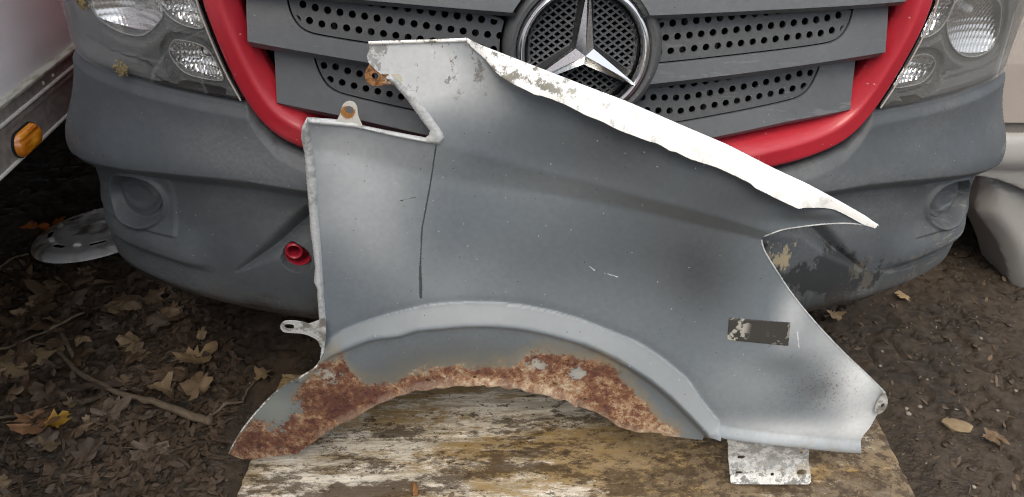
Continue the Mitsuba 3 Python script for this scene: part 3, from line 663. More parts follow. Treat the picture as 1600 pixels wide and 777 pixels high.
# headlights
def headlight(sx, outline, bowls, depths, seams, name_label):
    hl = thing('van__headlight', name_label, None); labels[hl].pop('category')
    face = Polygon(outline).buffer(0)
    polys = [Polygon(chaikin(b, 2)) for b in bowls]
    wells = [g.buffer(.013) for g in polys]
    def off(x, z):
        pt = shapely.points(x, z)
        o = -.014 - .016 * smooth01(.010, .016, dist(face, x, z)) - .004 * smooth01(.026, .028, dist(face, x, z))
        for w in wells:
            sd = np.where(shapely.contains(w, pt), 1, -1) * shapely.distance(w.boundary, pt)
            o = np.minimum(o, np.where(sd > -.0025, -.034 - .008 * smooth01(-.0025, .0015, sd), 9))
        return o - .006 * smooth01(.003, .001, shapely.distance(seams, pt))
    hole = face.difference(shapely.union_all(polys))
    obj('housing', sheet(hole, .003, on_van(off), on_van(lambda x, z: off(x, z) - .004)), 'lamp_housing', hl, smooth=25)
    for g, (dep, fl) in zip(polys, depths):
        g = g.intersection(face.buffer(-.002))
        ctr = g.centroid; rr = math.sqrt(g.area / math.pi)
        def bowl(x, z, g=g, dep=dep, fl=fl, rr=rr, ctr=ctr):
            q2 = ((x - ctr.x) ** 2 + (z - ctr.y) ** 2) / (rr * 1.25) ** 2
            return -.0445 - dep * np.clip(1.15 - q2, 0, 1.15) + fl * np.abs(np.sin((x - .35 * sx * (z - .8)) / .0075 * math.pi)) + fl * .7 * np.abs(np.sin(z / .013 * math.pi))
        obj('reflector', sheet(g, .0024, on_van(bowl)), 'reflector_metal', hl, smooth=30)
        # wall between housing and bowl
        rg = np.array(g.exterior.coords); n = len(rg)
        V = np.vstack([on_van(lambda x, z: off(x, z) + .001)(rg[:, 0], rg[:, 1]), on_van(lambda x, z: bowl(x, z))(rg[:, 0], rg[:, 1])])
        q = np.arange(n - 1); obj('reflector_wall', (V, np.stack([q, q + 1, q + 1 + n, q + n], 1)), 'lamp_housing', hl, smooth=40)
        rp = on_van(lambda x, z: off(x, z) + .0015)(rg[:, 0], rg[:, 1])
        obj('reflector_rim', tube(np.vstack([rp, rp[1:2]]), .0013, 6), 'lamp_rim', hl, smooth=True)
    lens = obj('lens', sheet(face, .006, on_van(lambda x, z: -.002 + 0 * x)), 'lamp_lens', hl, smooth=True)
    rg = np.array(face.exterior.coords); n = len(rg)
    V = np.vstack([on_van(-.0085)(rg[:, 0], rg[:, 1]), on_van(-.06)(rg[:, 0], rg[:, 1])]); q = np.arange(n - 1)
    obj('gasket', (V, np.stack([q, q + 1, q + 1 + n, q + n], 1)), 'black_plastic', hl)
    return hl, face
up = 1.10
ol = [(-.549, .7785), (-.611, .7835), (-.689, .789), (-.789, .7955), (-.845, .800), (-.868, .806), (-.880, .825), (-.878, .90), (-.86, .98), (-.80, up), (-.60, up), (-.598, .953), (-.583, .885), (-.567, .822)]
orr = [(.551, .7775), (.62, .782), (.714, .7895), (.80, .797), (.85, .8015), (.872, .808), (.882, .825), (.878, .90), (.86, .98), (.80, up), (.60, up), (.598, .953), (.584, .885), (.568, .822)]
bl = [[(-0.8180, 0.9091), (-0.8196, 0.8883), (-0.8073, 0.8691), (-0.7805, 0.8581), (-0.7509, 0.8525), (-0.7228, 0.8549), (-0.7044, 0.8654), (-0.6787, 0.8883), (-0.6711, 0.9008), (-0.6733, 0.9314)], [(-0.6802, 0.9306), (-0.6695, 0.9031), (-0.6534, 0.8892), (-0.6346, 0.8828), (-0.6085, 0.8803), (-0.6023, 0.8894), (-0.6158, 0.9373)], [(-0.6788, 0.8346), (-0.6661, 0.8541), (-0.6546, 0.8588), (-0.6149, 0.8547), (-0.5989, 0.8399), (-0.5823, 0.7957), (-0.5986, 0.7928), (-0.6281, 0.7939), (-0.6551, 0.7984), (-0.6705, 0.8144)]]
br = [[(0.6141, 0.9606), (0.6048, 0.8873), (0.6332, 0.8875), (0.6572, 0.9060), (0.6670, 0.9574)], [(0.6714, 0.9571), (0.6572, 0.9325), (0.6633, 0.8987), (0.6946, 0.8631), (0.7320, 0.8416), (0.7761, 0.8335), (0.8241, 0.8420), (0.8120, 0.8887), (0.7752, 0.9473)], [(0.6029, 0.8527), (0.6385, 0.8592), (0.6695, 0.8407), (0.6678, 0.8180), (0.6564, 0.8034), (0.6384, 0.7980), (0.5869, 0.7954), (0.5886, 0.8205)]]
sl = LineString([(-0.8469, 0.8302), (-0.7925, 0.8194), (-0.7203, 0.8127), (-0.7083, 0.8010), (-0.6881, 0.7882), (-0.6441, 0.7829), (-0.5932, 0.7776), (-0.5674, 0.7758)])
sr = LineString([(0.5788, 0.7792), (0.6260, 0.7859), (0.6732, 0.7943), (0.6991, 0.8216)])
h1, f1 = headlight(-1, ol, bl, [(.040, .0016), (.022, .0028), (.026, .0028)], sl, 'headlight beside the white trailer, its clear cover edged with moss')
h2, f2 = headlight(1, orr, br, [(.022, .0028), (.040, .0016), (.026, .0028)], sr, 'clouded headlight beside the pale car')
def ball(p, r):
    m = trimesh.creation.icosphere(2, r); m.apply_translation(p); return m
for h, (x, z), in ((h1, [(-0.6112, 0.8396)][0]), (h2, [(0.6046, 0.8383)][0])):
    p = np.array([x, float(vy(np.array([x]), np.array([z]))[0]) + .052, z])
    obj('bulb', trimesh.util.concatenate([ball(p, .006), tube([p + [0, 0, 0], p + [0, .03, 0]], .006, 14)]), 'bulb_glass', h, smooth=True)
    obj('bulb_socket', tube([p + [0, .009, 0], p + [0, .05, 0]], .0125, 20), 'black_plastic', h, smooth=40)
for h, (x, z) in ((h1, [(-0.7289, 0.8953)][0]), (h2, [(0.7318, 0.9192)][0])):
    p = np.array([x, float(vy(np.array([x]), np.array([z]))[0]) + .075, z])
    obj('bulb', trimesh.util.concatenate([ball(p, .008), tube([p, p + [0, .04, 0]], .008, 14)]), 'bulb_glass', h, smooth=True)
for sx, h in ((-1, h1), (1, h2)):
    st = [(.5985, 1.09), (.5975, .953), (.5835, .885), (.5675, .822), (.549, .779)]
    pts = [(sx * x, float(vy(np.array([x]), np.array([z]))[0]) - .001, z) for x, z in chaikin(st, 2, False)]
    obj('trim_strip', tube(pts, .0016, 6), 'lamp_edge', h, smooth=True)
# the rest of the body, seen only as dark behind the front, and what blocks the sky
hullp = [(-.88, .36, .36), (.88, .36, .36), (-.92, .6, .36), (.92, .6, .36), (-.86, .33, 1.08), (.86, .33, 1.08), (-.92, .6, 1.2), (.92, .6, 1.2), (-.95, 4.6, .36), (.95, 4.6, .36), (-.95, 4.6, 1.25), (.95, 4.6, 1.25)]
obj('body', trimesh.convex.convex_hull(np.array(hullp)), 'red_paint', van, smooth=20)
bon = np.array([(-.80, .12, 1.09), (-.45, .045, 1.10), (0, .035, 1.105), (.45, .045, 1.10), (.80, .12, 1.09), (-.86, .35, 1.08), (.86, .35, 1.08), (-.88, .75, 1.28), (.88, .75, 1.28), (0, .72, 1.33), (-.8, .3, 1.0), (.8, .3, 1.0)])
obj('bonnet', trimesh.convex.convex_hull(bon), 'red_paint', van, smooth=30)
cab = np.array([(-.88, .75, 1.27), (.88, .75, 1.27), (-.80, 1.55, 2.15), (.80, 1.55, 2.15), (-.80, 4.6, 2.35), (.80, 4.6, 2.35), (-.95, 4.6, 1.24), (.95, 4.6, 1.24), (-.80, 2.0, 2.38), (.80, 2.0, 2.38)])
obj('cab', trimesh.convex.convex_hull(cab), 'red_paint', van, smooth=20)
wsn = np.array([(-.78, .806, 1.345), (.78, .806, 1.345), (.71, 1.49, 2.09), (-.71, 1.49, 2.09)])
obj('windscreen', (wsn + [0, -.012, .012], np.array([[0, 1, 2, 3]])), 'window_glass', van)
obj('underbody', trimesh.util.concatenate([box(-.60, .60, .24, 4.4, .37, .60), box(-.55, .55, .10, .4, .5, 1.0)]), 'void_black', van)
for sx in (-1, 1):
    ring = [(.20, -.11), (.30, -.115), (.335, -.09), (.34, 0), (.335, .09), (.30, .115), (.20, .11)]
    m = trimesh.creation.revolve(np.array(ring + ring[:1]), sections=48); v = m.vertices
    m = trimesh.Trimesh(np.stack([v[:, 2] + sx * .82, v[:, 0] + 1.02, v[:, 1] + .33], 1), m.faces, process=False); trimesh.repair.fix_normals(m)
    obj('tyre', m, 'tyre_rubber', van, smooth=30)

# moss on the left headlight
rng = np.random.default_rng(5)
for (x, z), n, sp, lab in ((([(-0.7597, 0.8045)])[0], 46, .007, 'small clump of dry moss on the lower edge of the left headlight'), (([(-0.8095, 0.9077)])[0], 40, .007, 'dry moss clump in the top outer corner of the left headlight')):
    parts = []
    for i in range(n):
        dx, dz = rng.normal(0, sp, 2) * [1, .7]
        b = trimesh.creation.icosphere(1, rng.uniform(.0012, .0028)); b.vertices += rng.normal(0, .0004, b.vertices.shape)
        xx, zz = x + dx, z + dz; b.apply_translation([xx, float(vy(np.array([xx]), np.array([zz]))[0]) - .002 - rng.uniform(0, .003), zz]); parts.append(b)
    tag(obj('moss_clump', trimesh.util.concatenate(parts), 'moss'), lab, 'moss')

# ------------------------------------------------------------------ the old front wing, seen from its inside
wing = thing('rusty_wing', 'old grey front wing panel with rusted wheel arch, leaning inside out against the van', 'car panel')
PAN = [(0.3318, 0.8903), (0.4773, 0.9007), (0.5923, 0.8594), (0.6602, 0.8351), (0.7264, 0.8122), (0.8215, 0.7743), (0.8951, 0.7458), (0.9788, 0.7069), (1.0419, 0.6804), (1.1026, 0.6507), (1.1528, 0.6248), (1.1788, 0.6073), (1.1745, 0.6047), (1.1571, 0.6082), (1.1232, 0.6115), (1.0801, 0.6076), (1.0452, 0.6015), (1.0167, 0.5955), (0.9996, 0.5875), (0.9906, 0.5772), (0.9894, 0.5658), (0.9957, 0.5508), (1.0071, 0.5332), (1.0269, 0.5077), (1.0537, 0.4726), (1.0846, 0.4371), (1.1152, 0.4053), (1.1400, 0.3804), (1.1929, 0.3306), (1.2462, 0.2853), (1.2907, 0.2445), (1.2916, 0.1993), (1.2844, 0.1543), (1.2752, 0.1302), (1.2775, 0.0958), (1.2242, 0.0992), (1.1746, 0.1045), (1.0896, 0.1120), (1.0036, 0.1211), (0.9755, 0.1270), (0.9560, 0.1280), (0.9558, 0.1127), (0.8783, 0.1118), (0.8722, 0.1184), (0.8232, 0.1185), (0.7873, 0.1298), (0.7621, 0.1518), (0.7364, 0.1683), (0.7064, 0.1796), (0.6785, 0.1998), (0.6518, 0.2069), (0.6274, 0.2189), (0.6037, 0.2213), (0.5774, 0.2283), (0.5613, 0.2293), (0.5439, 0.2350), (0.5242, 0.2328), (0.5032, 0.2357), (0.4823, 0.2322), (0.4613, 0.2338), (0.4404, 0.2268), (0.4207, 0.2262), (0.4058, 0.2209), (0.3810, 0.2169), (0.3560, 0.2065), (0.3218, 0.1894), (0.2922, 0.1706), (0.2605, 0.1449), (0.2290, 0.1272), (0.2074, 0.1097), (0.1700, 0.0760), (0.1363, 0.0348), (0.1101, 0.0321), (0.0781, 0.0257), (0.0511, 0.0177), (0.0209, 0.0167), (-0.0056, 0.0318), (0.0242, 0.0883), (0.0734, 0.1567), (0.1165, 0.2064), (0.1612, 0.2486), (0.1990, 0.2773), (0.2075, 0.2927), (0.2092, 0.3269), (0.2100, 0.3773), (0.2120, 0.4410), (0.2077, 0.4557), (0.2111, 0.4824), (0.2108, 0.5161), (0.2101, 0.5690), (0.2119, 0.6341), (0.2131, 0.6803), (0.2131, 0.7028), (0.2118, 0.7315), (0.2166, 0.7500), (0.2274, 0.7675), (0.2665, 0.7657), (0.3058, 0.7628), (0.3135, 0.7566), (0.3467, 0.7503), (0.3812, 0.7444), (0.4118, 0.7395), (0.4180, 0.7441), (0.4192, 0.7528), (0.4083, 0.7674), (0.3831, 0.8048), (0.3640, 0.8283), (0.3536, 0.8370), (0.3403, 0.8475), (0.3292, 0.8600), (0.3268, 0.8698), (0.3323, 0.8807)]
def ragged(pts, seed):
    """the rusted lip is eaten away unevenly"""
    p = np.array(Polygon(pts).segmentize(.005).exterior.coords)[:-1]
    lip = np.interp(p[:, 0], [q[0] for q in LIP], [q[1] for q in LIP])
    w = smooth01(.012, .004, np.abs(p[:, 1] - lip)) * (p[:, 0] > .14) * (p[:, 0] < .70)
    p[:, 1] += w * (.0075 * np.maximum(0, nfbm(np.column_stack([p[:, 0] * 70, p[:, 1] * 70, 0 * p[:, 0]]), 4, seed) - .5) * 2 - .0008)
    return p
panel = Polygon(ragged(PAN, 6)).buffer(0)
rh = np.random.default_rng(14)
for px in [(0.2697, 0.1715), (0.4061, 0.2367), (0.4969, 0.2475), (0.6525, 0.2356), (0.7136, 0.1994), (0.1018, 0.0512)]:
    k = rh.uniform(.8, 1.4, 9); t9 = np.arange(9) / 9 * 6.283
    panel = panel.difference(Polygon(np.column_stack([px[0] + .0026 * k * np.cos(t9) * 1.5, px[1] + .0022 * k * np.sin(t9)])))
BU = LineString(chaikin([(0.1807, 0.2873), (0.2174, 0.3257), (0.2499, 0.3486), (0.2827, 0.3655), (0.3305, 0.3856), (0.3899, 0.4045), (0.4230, 0.4126), (0.4734, 0.4185), (0.5237, 0.4202), (0.5860, 0.4154), (0.6407, 0.4033), (0.6893, 0.3884), (0.7389, 0.3667), (0.8014, 0.3396), (0.8456, 0.3091), (0.8818, 0.2797), (0.9133, 0.2496), (0.9363, 0.2133), (0.9836, 0.1559)], 2, False))
BL_ = LineString(chaikin([(0.1642, 0.2409), (0.2140, 0.2989), (0.2562, 0.3211), (0.3088, 0.3477), (0.3526, 0.3521), (0.3890, 0.3692), (0.4225, 0.3722), (0.4736, 0.3810), (0.5402, 0.3833), (0.5995, 0.3758), (0.6479, 0.3636), (0.7003, 0.3465), (0.7639, 0.3138), (0.8303, 0.2676), (0.8767, 0.2273), (0.9195, 0.1827), (0.9639, 0.1351)], 2, False))
ARCHP = Polygon(list(BU.coords) + list(LineString([(1.0008, 0.0530), (-0.0914, -0.0562), (-0.0359, 0.2799)]).coords))
ARCHL = Polygon(list(BL_.coords) + list(LineString([(0.9772, 0.0522), (-0.0914, -0.0562), (-0.0435, 0.2339)]).coords))
CU = LineString(chaikin([(0.1850, 0.7671), (0.3050, 0.7499), (0.4374, 0.7306), (0.5773, 0.6930), (0.6735, 0.6734), (0.7469, 0.6526), (0.8568, 0.6278), (0.9597, 0.5998), (1.0664, 0.5660)], 2, False)); CL = LineString(chaikin([(0.1793, 0.7150), (0.2405, 0.7082), (0.3016, 0.6947), (0.4263, 0.6683), (0.5153, 0.6540), (0.6042, 0.6435), (0.7142, 0.6253), (0.7716, 0.6152), (0.8847, 0.5885), (0.9763, 0.5704), (1.0720, 0.5406)], 2, False))
CUa, CLa = np.array(CU.coords), np.array(CL.coords)
BOTTOM = [(0.9729, 0.1269), (1.0036, 0.1211), (1.0896, 0.1120), (1.1746, 0.1045), (1.2242, 0.0992), (1.2775, 0.0958)]
def wing_h(a, b):
    pt = shapely.points(a, b)
    inU, inL = shapely.contains(ARCHP, pt), shapely.contains(ARCHL, pt)
    du, dl = shapely.distance(BU, pt), shapely.distance(BL_, pt)
    t = np.where(inL, 1 + dl / .026, np.where(inU, du / (du + dl + 1e-9), -du / .026))
    h = .022 * np.mean([np.clip(t + o, 0, 1) for o in np.linspace(-.2, .2, 11)], 0) - np.where(inL, .012 * smooth01(-.001, .014, dl) + .010 * smooth01(0, .085, dl), 0)
    h = h - .003 * np.where(inU, 0, np.exp(-(du / .012) ** 2))
    cu, cl = np.interp(a, CUa[:, 0], CUa[:, 1]), np.interp(a, CLa[:, 0], CLa[:, 1])
    t = np.clip((cu - b) / (cu - cl), -.3, 1.3)
    h = h - .015 * np.mean([np.clip(t + o, 0, 1) for o in np.linspace(-.12, .12, 7)], 0) + .008
    h = h + .010 * smooth01(.52, .20, b) * smooth01(.80, 1.15, a)             # sweeps forward at the lower right
    h = h + .009 * np.exp(-((b - .93) / .10) ** 2)
    bot = np.interp(a, [q[0] for q in BOTTOM], [q[1] for q in BOTTOM])
    h = h + .011 * smooth01(.024, .002, b - bot) * smooth01(BOTTOM[0][0] - .01, BOTTOM[0][0] + .02, a)
    h = h + .0016 * (nfbm(np.stack([a * 5, b * 5, 0 * a], -1), 3, 3) - .5)     # dents
    # flaky rust
    top = np.interp(a, [q[0] for q in RUST_TOP], [q[1] for q in RUST_TOP])
    h = h + smooth01(0, .012, top - b) * .0032 * (nfbm(np.stack([a * 75, b * 75, 0 * a], -1), 3, 9) - .45)
    lip = np.interp(a, [q[0] for q in LIP], [q[1] for q in LIP])
    return h + .010 * smooth01(.016, .0, b - lip) * (a > .16) * (a < .70)
WT = .0014
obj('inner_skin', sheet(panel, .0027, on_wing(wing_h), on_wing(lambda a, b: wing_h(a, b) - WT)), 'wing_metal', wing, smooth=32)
# bonnet-side flange turned towards the viewer: white outside paint, dirty
fold = [(0.4773, 0.9007), (0.5923, 0.8594), (0.6602, 0.8351), (0.7264, 0.8122), (0.8215, 0.7743), (0.8951, 0.7458), (0.9788, 0.7069), (1.0419, 0.6804), (1.1026, 0.6507), (1.1528, 0.6248), (1.1788, 0.6073)]
free = [(0.4784, 0.8989, 0.0023), (0.4944, 0.8849, 0.0150), (0.5113, 0.8711, 0.0267), (0.5222, 0.8614, 0.0356), (0.5339, 0.8533, 0.0411), (0.5378, 0.8519, 0.0408), (0.5465, 0.8470, 0.0429), (0.5602, 0.8412, 0.0432), (0.5827, 0.8310, 0.0444), (0.5915, 0.8292, 0.0411), (0.6064, 0.8241, 0.0392), (0.6334, 0.8136, 0.0379), (0.6596, 0.8011, 0.0404), (0.6862, 0.7911, 0.0385), (0.7113, 0.7793, 0.0408), (0.7644, 0.7596, 0.0365), (0.7752, 0.7567, 0.0336), (0.7858, 0.7519, 0.0342), (0.7995, 0.7448, 0.0367), (0.8084, 0.7428, 0.0337), (0.8320, 0.7322, 0.0349), (0.8811, 0.7156, 0.0281), (0.9122, 0.7024, 0.0285), (0.9390, 0.6904, 0.0298), (0.9460, 0.6848, 0.0344), (0.9630, 0.6776, 0.0347), (0.9832, 0.6682, 0.0363), (1.0233, 0.6509, 0.0372), (1.0304, 0.6512, 0.0316), (1.0950, 0.6399, 0.0043), (1.1130, 0.6320, 0.0050), (1.1482, 0.6143, 0.0101), (1.1722, 0.6068, 0.0057)]
FM = np.array([0])   # per free-edge point: along the fold (a, b) and out of the panel (n)
_fold = LineString(fold)
hf = lambda a, b: wing_h(np.atleast_1d(a), np.atleast_1d(b))
m = 140
fr = LineString(free)   # (a, b, n)
tt = np.linspace(0, 1, m)
A = np.array([_fold.interpolate(t, normalized=True).coords[0] for t in tt]); hA = wing_h(A[:, 0], A[:, 1])
A3 = PL + A[:, :1] * E1 + A[:, 1:] * E2 + hA[:, None] * EN
fr3 = np.array(free); seglen = np.concatenate([[0], np.cumsum(np.linalg.norm(np.diff(fr3, axis=0), axis=1))]); seglen /= seglen[-1]
tfr = np.array([_fold.project(Point(q[0], q[1]), normalized=True) for q in fr3]); tfr = np.maximum.accumulate(tfr + np.arange(len(tfr)) * 1e-6)
tfr = (tfr - tfr[0]) / (tfr[-1] - tfr[0])
B = np.stack([np.interp(tt, tfr, fr3[:, i]) for i in range(3)], 1)
B[:, 2] = np.maximum(B[:, 2], wing_h(B[:, 0], B[:, 1]) + .004)
B[:, 2] += .0015 * (nz(np.stack([tt * 90, 0 * tt, 0 * tt], -1), 2) - .5)
B3 = PL + B[:, :1] * E1 + B[:, 1:2] * E2 + B[:, 2:] * EN
KK = 12
def flange_layer(drop):
    L = []
    for k in range(KK + 1):
        s = k / KK
        q = A3 * (1 - s) + B3 * s
        q = q + np.array([0, 0, 1]) * (.004 * math.sin(math.pi * s) - drop) + (EN * .0)
        if k == KK:
            q = q - np.array([0, 0, .0012])
        L.append(q)
    return np.stack(L)
Ltop, Lbot = flange_layer(0), flange_layer(.0016)
jj = np.arange((KK + 1) * m).reshape(KK + 1, m); n0 = jj.size
q1 = np.stack([jj[:-1, :-1], jj[1:, :-1], jj[1:, 1:], jj[:-1, 1:]], -1).reshape(-1, 4)
edge = np.stack([jj[-1, :-1], jj[-1, :-1] + n0, jj[-1, 1:] + n0, jj[-1, 1:]], -1)
top_flange = obj('top_flange', (np.vstack([Ltop.reshape(-1, 3), Lbot.reshape(-1, 3)]), np.vstack([q1, q1[:, ::-1] + n0, edge])), 'white_paint', wing, smooth=40)
labels[top_flange] = {'label': 'white painted top flange speckled with grime'}
# thin bright return along the top edge
te = [(0.3318, 0.8903), (0.3906, 0.8943), (0.4484, 0.8983), (0.4773, 0.9007)]
tp = np.array(te); hh = wing_h(tp[:, 0], tp[:, 1])
obj('top_edge', tube(PL + tp[:, :1] * E1 + tp[:, 1:] * E2 + (hh[:, None] + .001) * EN, .0028, 8), 'white_paint', wing, smooth=True)
def edge_bead(name, pts, r, m):
    tp = chaikin(pts, 2, False); hh = wing_h(tp[:, 0], tp[:, 1])
    return obj(name, tube(PL + tp[:, :1] * E1 + tp[:, 1:] * E2 + (hh[:, None] + r * .3) * EN, r, 8), m, wing, smooth=True)
edge_bead('bare_edge', [(-0.0040, 0.0336), (0.0242, 0.0883), (0.0734, 0.1567), (0.1165, 0.2064), (0.1612, 0.2478), (0.1989, 0.2766), (0.2075, 0.2927)], .0017, 'white_paint')
edge_bead('bare_edge', [(0.9900, 0.5659), (0.9957, 0.5508), (1.0071, 0.5332), (1.0269, 0.5077), (1.0537, 0.4726), (1.0846, 0.4371), (1.1152, 0.4053), (1.1400, 0.3804), (1.1929, 0.3306), (1.2462, 0.2853), (1.2907, 0.2445)], .0013, 'folded_steel')
edge_bead('bare_edge', [(1.1745, 0.6047), (1.1571, 0.6082), (1.1232, 0.6115), (1.0801, 0.6076), (1.0452, 0.6015), (1.0167, 0.5955), (0.9996, 0.5875), (0.9906, 0.5772)], .0012, 'folded_steel')
def puff(poly, r, hmax, cell=.0025, base=.0, back=-.003):
    fn = lambda a, b: wing_h(a, b) + base + hmax * np.sqrt(np.maximum(0, 1 - (1 - np.clip(dist(poly, a, b) / r, 0, 1)) ** 2))
    return sheet(poly, cell, on_wing(fn), on_wing(lambda a, b: wing_h(a, b) + back))
hem = Polygon([(0.2275, 0.7686), (0.2166, 0.7500), (0.2118, 0.7315), (0.2131, 0.7028), (0.2131, 0.6803), (0.2119, 0.6341), (0.2117, 0.5862), (0.2101, 0.5690), (0.2108, 0.5161), (0.2111, 0.4824), (0.2065, 0.4557), (0.2109, 0.4410), (0.2089, 0.3787), (0.2092, 0.3269), (0.2075, 0.2927), (0.2146, 0.3064), (0.2214, 0.3748), (0.2222, 0.4400), (0.2232, 0.4656), (0.2238, 0.4854), (0.2259, 0.5496), (0.2258, 0.5867), (0.2285, 0.6429), (0.2287, 0.6809), (0.2270, 0.7309), (0.2278, 0.7611)]).buffer(0)
obj('folded_edge', puff(hem, .007, .010), 'folded_steel', wing, smooth=40)
rim = Polygon([(0.2274, 0.7675), (0.2665, 0.7657), (0.3058, 0.7628), (0.3135, 0.7566), (0.3467, 0.7503), (0.3812, 0.7444), (0.4118, 0.7395), (0.4180, 0.7441), (0.4192, 0.7528), (0.4083, 0.7674), (0.3831, 0.8048), (0.3640, 0.8283), (0.3536, 0.8370), (0.3617, 0.8433), (0.3712, 0.8356), (0.3933, 0.8130), (0.4182, 0.7816), (0.4396, 0.7503), (0.4426, 0.7406), (0.4353, 0.7305), (0.4178, 0.7310), (0.3754, 0.7382), (0.3434, 0.7447), (0.3052, 0.7531), (0.2285, 0.7579)]).buffer(0)
obj('notch_rim', puff(rim, .008, .007), 'folded_steel', wing, smooth=40)
def tab(name, pts, hole_list, m, n0=.002, lean=0.0, piv=0, cell=.004, lab=None, rounds=2):
    """a flat lug of the wing: pixels baked to the wing's frame, with bolt holes"""
    g = Polygon(chaikin(pts, rounds)).buffer(0)
    for h in hole_list:
        g = g.difference(h)
    f = lambda d: on_wing(lambda a, b: n0 + d + lean * (piv - b) + wing_h(a, b) * 0)
    k = obj(name, sheet(g, cell, f(.0), f(-.002)), m, wing, smooth=30)
    if lab:
        labels[k] = {'label': lab}
    return k
def hole(c, rx, ry, rot=0):
    return ellipse(c[0], c[1], rx, ry, rot, 24)
def slot(c, L, r):
    return LineString([(c[0] - L, c[1]), (c[0] + L, c[1])]).buffer(r, quad_segs=6)
tab('mounting_tab', [(0.3675, 0.8510), (0.3510, 0.8720), (0.3335, 0.8694), (0.3299, 0.8556), (0.3236, 0.8475), (0.3211, 0.8375), (0.3263, 0.8256), (0.3408, 0.8221), (0.3558, 0.8277), (0.3723, 0.8252), (0.3825, 0.8356)], [hole([(0.3378, 0.8391)][0], .0052, .0052)], 'rusty_tab', .012, lab='rusted orange mounting tab at the upper left')
tab('mounting_tab', [(0.2713, 0.7575), (0.2763, 0.7703), (0.2807, 0.7768), (0.2836, 0.7894), (0.2890, 0.7958), (0.2961, 0.7981), (0.3029, 0.7963), (0.3075, 0.7902), (0.3076, 0.7756), (0.3110, 0.7652), (0.3154, 0.7547)], [hole([(0.2951, 0.7836)][0], .0062, .0062)], 'stained_tab', .012, lab='pale mounting tab with rust-ringed bolt hole')
tab('mounting_tab', [(0.2275, 0.3904), (0.2155, 0.3843), (0.1937, 0.3738), (0.1872, 0.3778), (0.1690, 0.3807), (0.1529, 0.3808), (0.1428, 0.3734), (0.1414, 0.3606), (0.1487, 0.3530), (0.1790, 0.3533), (0.1948, 0.3474), (0.2080, 0.3385), (0.2111, 0.3197), (0.2200, 0.3273)], [slot([(0.1584, 0.3676)][0], .0035, .0052)], 'worn_zinc', .012, lab='slotted pale tab at the left edge')
tab('mounting_tab', [(1.2793, 0.2541), (1.2863, 0.2512), (1.2968, 0.2309), (1.2984, 0.2117), (1.2906, 0.1984), (1.2811, 0.1964), (1.2751, 0.2093)], [hole([(1.2887, 0.2194)][0], .0042, .0055)], 'worn_zinc', .012, lab='small tab with a hole at the right corner')
brk = [(0.9949, 0.1340), (1.0024, 0.1207), (1.0116, 0.0970), (1.0264, 0.0124), (1.0310, 0.0089), (1.1873, 0.0123), (1.1926, 0.0179), (1.1810, 0.0783), (1.1729, 0.1111), (1.1655, 0.1211)]
bh = [(1.0451, 0.0624), (1.0419, 0.0328), (1.1110, 0.0306), (1.1652, 0.0787), (1.1711, 0.0371)]
pb = max(q[1] for q in brk)
g = Polygon(brk).buffer(0)
for h in (slot(bh[0], .0035, .0044), slot(bh[1], .0036, .0034), hole(bh[2], .0040, .0040), hole(bh[3], .0038, .0038), slot(bh[4], .0040, .0060)):
    g = g.difference(h)
bf = lambda d: on_wing(lambda a, b: -.002 + .012 * smooth01(.062, .040, b) + .012 * smooth01(.045, .0, b) + d)
bracket = obj('bracket', sheet(g, .004, bf(0), bf(-.0025)), 'peeling_zinc', wing, smooth=30)
labels[bracket] = {'label': 'flat foot bracket with five bolt holes and peeling zinc'}
stk = Polygon([(0.9610, 0.4029), (1.0757, 0.3969), (1.0816, 0.3462), (0.9660, 0.3541)])
labels[obj('sticker', sheet(stk, .006, on_wing(lambda a, b: wing_h(a, b) + .0012), on_wing(lambda a, b: wing_h(a, b) - .0002)), 'sticker_film', wing, smooth=True)] = {'label': 'dark rectangular sticker, worn pale at its left end'}

# ------------------------------------------------------------------ plywood sheet under the wing
bp = [(-.637, -.62), (-.628, -.158), (-.62, .02), (-.606, .205), (.80, .185), (.772, .02), (.752, -.185), (.69, -.62)]
brd = Polygon([(x + .0, y) for x, y in bp])
rb = np.random.default_rng(3)
ring = np.array(brd.segmentize(.015).exterior.coords)[:-1]; ring = ring + rb.normal(0, .0012, ring.shape)
board = Polygon(ring)
bt = lambda x, y: np.stack([x, y, .019 + .0012 * (nfbm(np.stack([x * 5, y * 90, 0 * x], -1), 3, 2) - .5) - .003 * smooth01(.004, 0, dist(board, x, y))], 1)
tag(obj('plywood_sheet', sheet(board, .006, bt, lambda x, y: np.stack([x, y, .004 + 0 * x], 1)), 'weathered_ply', smooth=30), 'weathered plywood sheet stained brown, lying on the mud under the wing', 'plywood sheet')

# ------------------------------------------------------------------ white trailer on the left
tr = thing('white_trailer', 'white trailer side with brown-grey skirt rail and amber lamp, left of the van', 'trailer')
TX = -1.0
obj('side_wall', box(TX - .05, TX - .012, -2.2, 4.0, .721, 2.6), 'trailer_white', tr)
def rail(prof):
    g = Polygon([(TX + x, z) for x, z in prof])
    return prism(g, lambda x, z, h: np.stack([x, h + 0 * x, z], 1), 4.0, -2.2)
obj('skirt_rail', rail([(-.03, .615), (.0, .615), (.0, .673), (.0035, .6765), (.0035, .6835), (.0, .685), (.0, .694), (.0, .718), (-.03, .718)]), 'trailer_rail', tr)
obj('rail_bead', tube([(TX + .002, -2.2, .6907), (TX + .002, 4.0, .6907)], .0037, 8), 'trailer_bead', tr, smooth=True)
obj('rail_bead', tube([(TX + .001, -2.2, .6137), (TX + .001, 4.0, .6137)], .0037, 8), 'trailer_bead', tr, smooth=True)
obj('rail_cap', box(TX - .014, TX + .006, -2.2, 4.0, .7165, .7235, .002), 'rail_grime', tr)
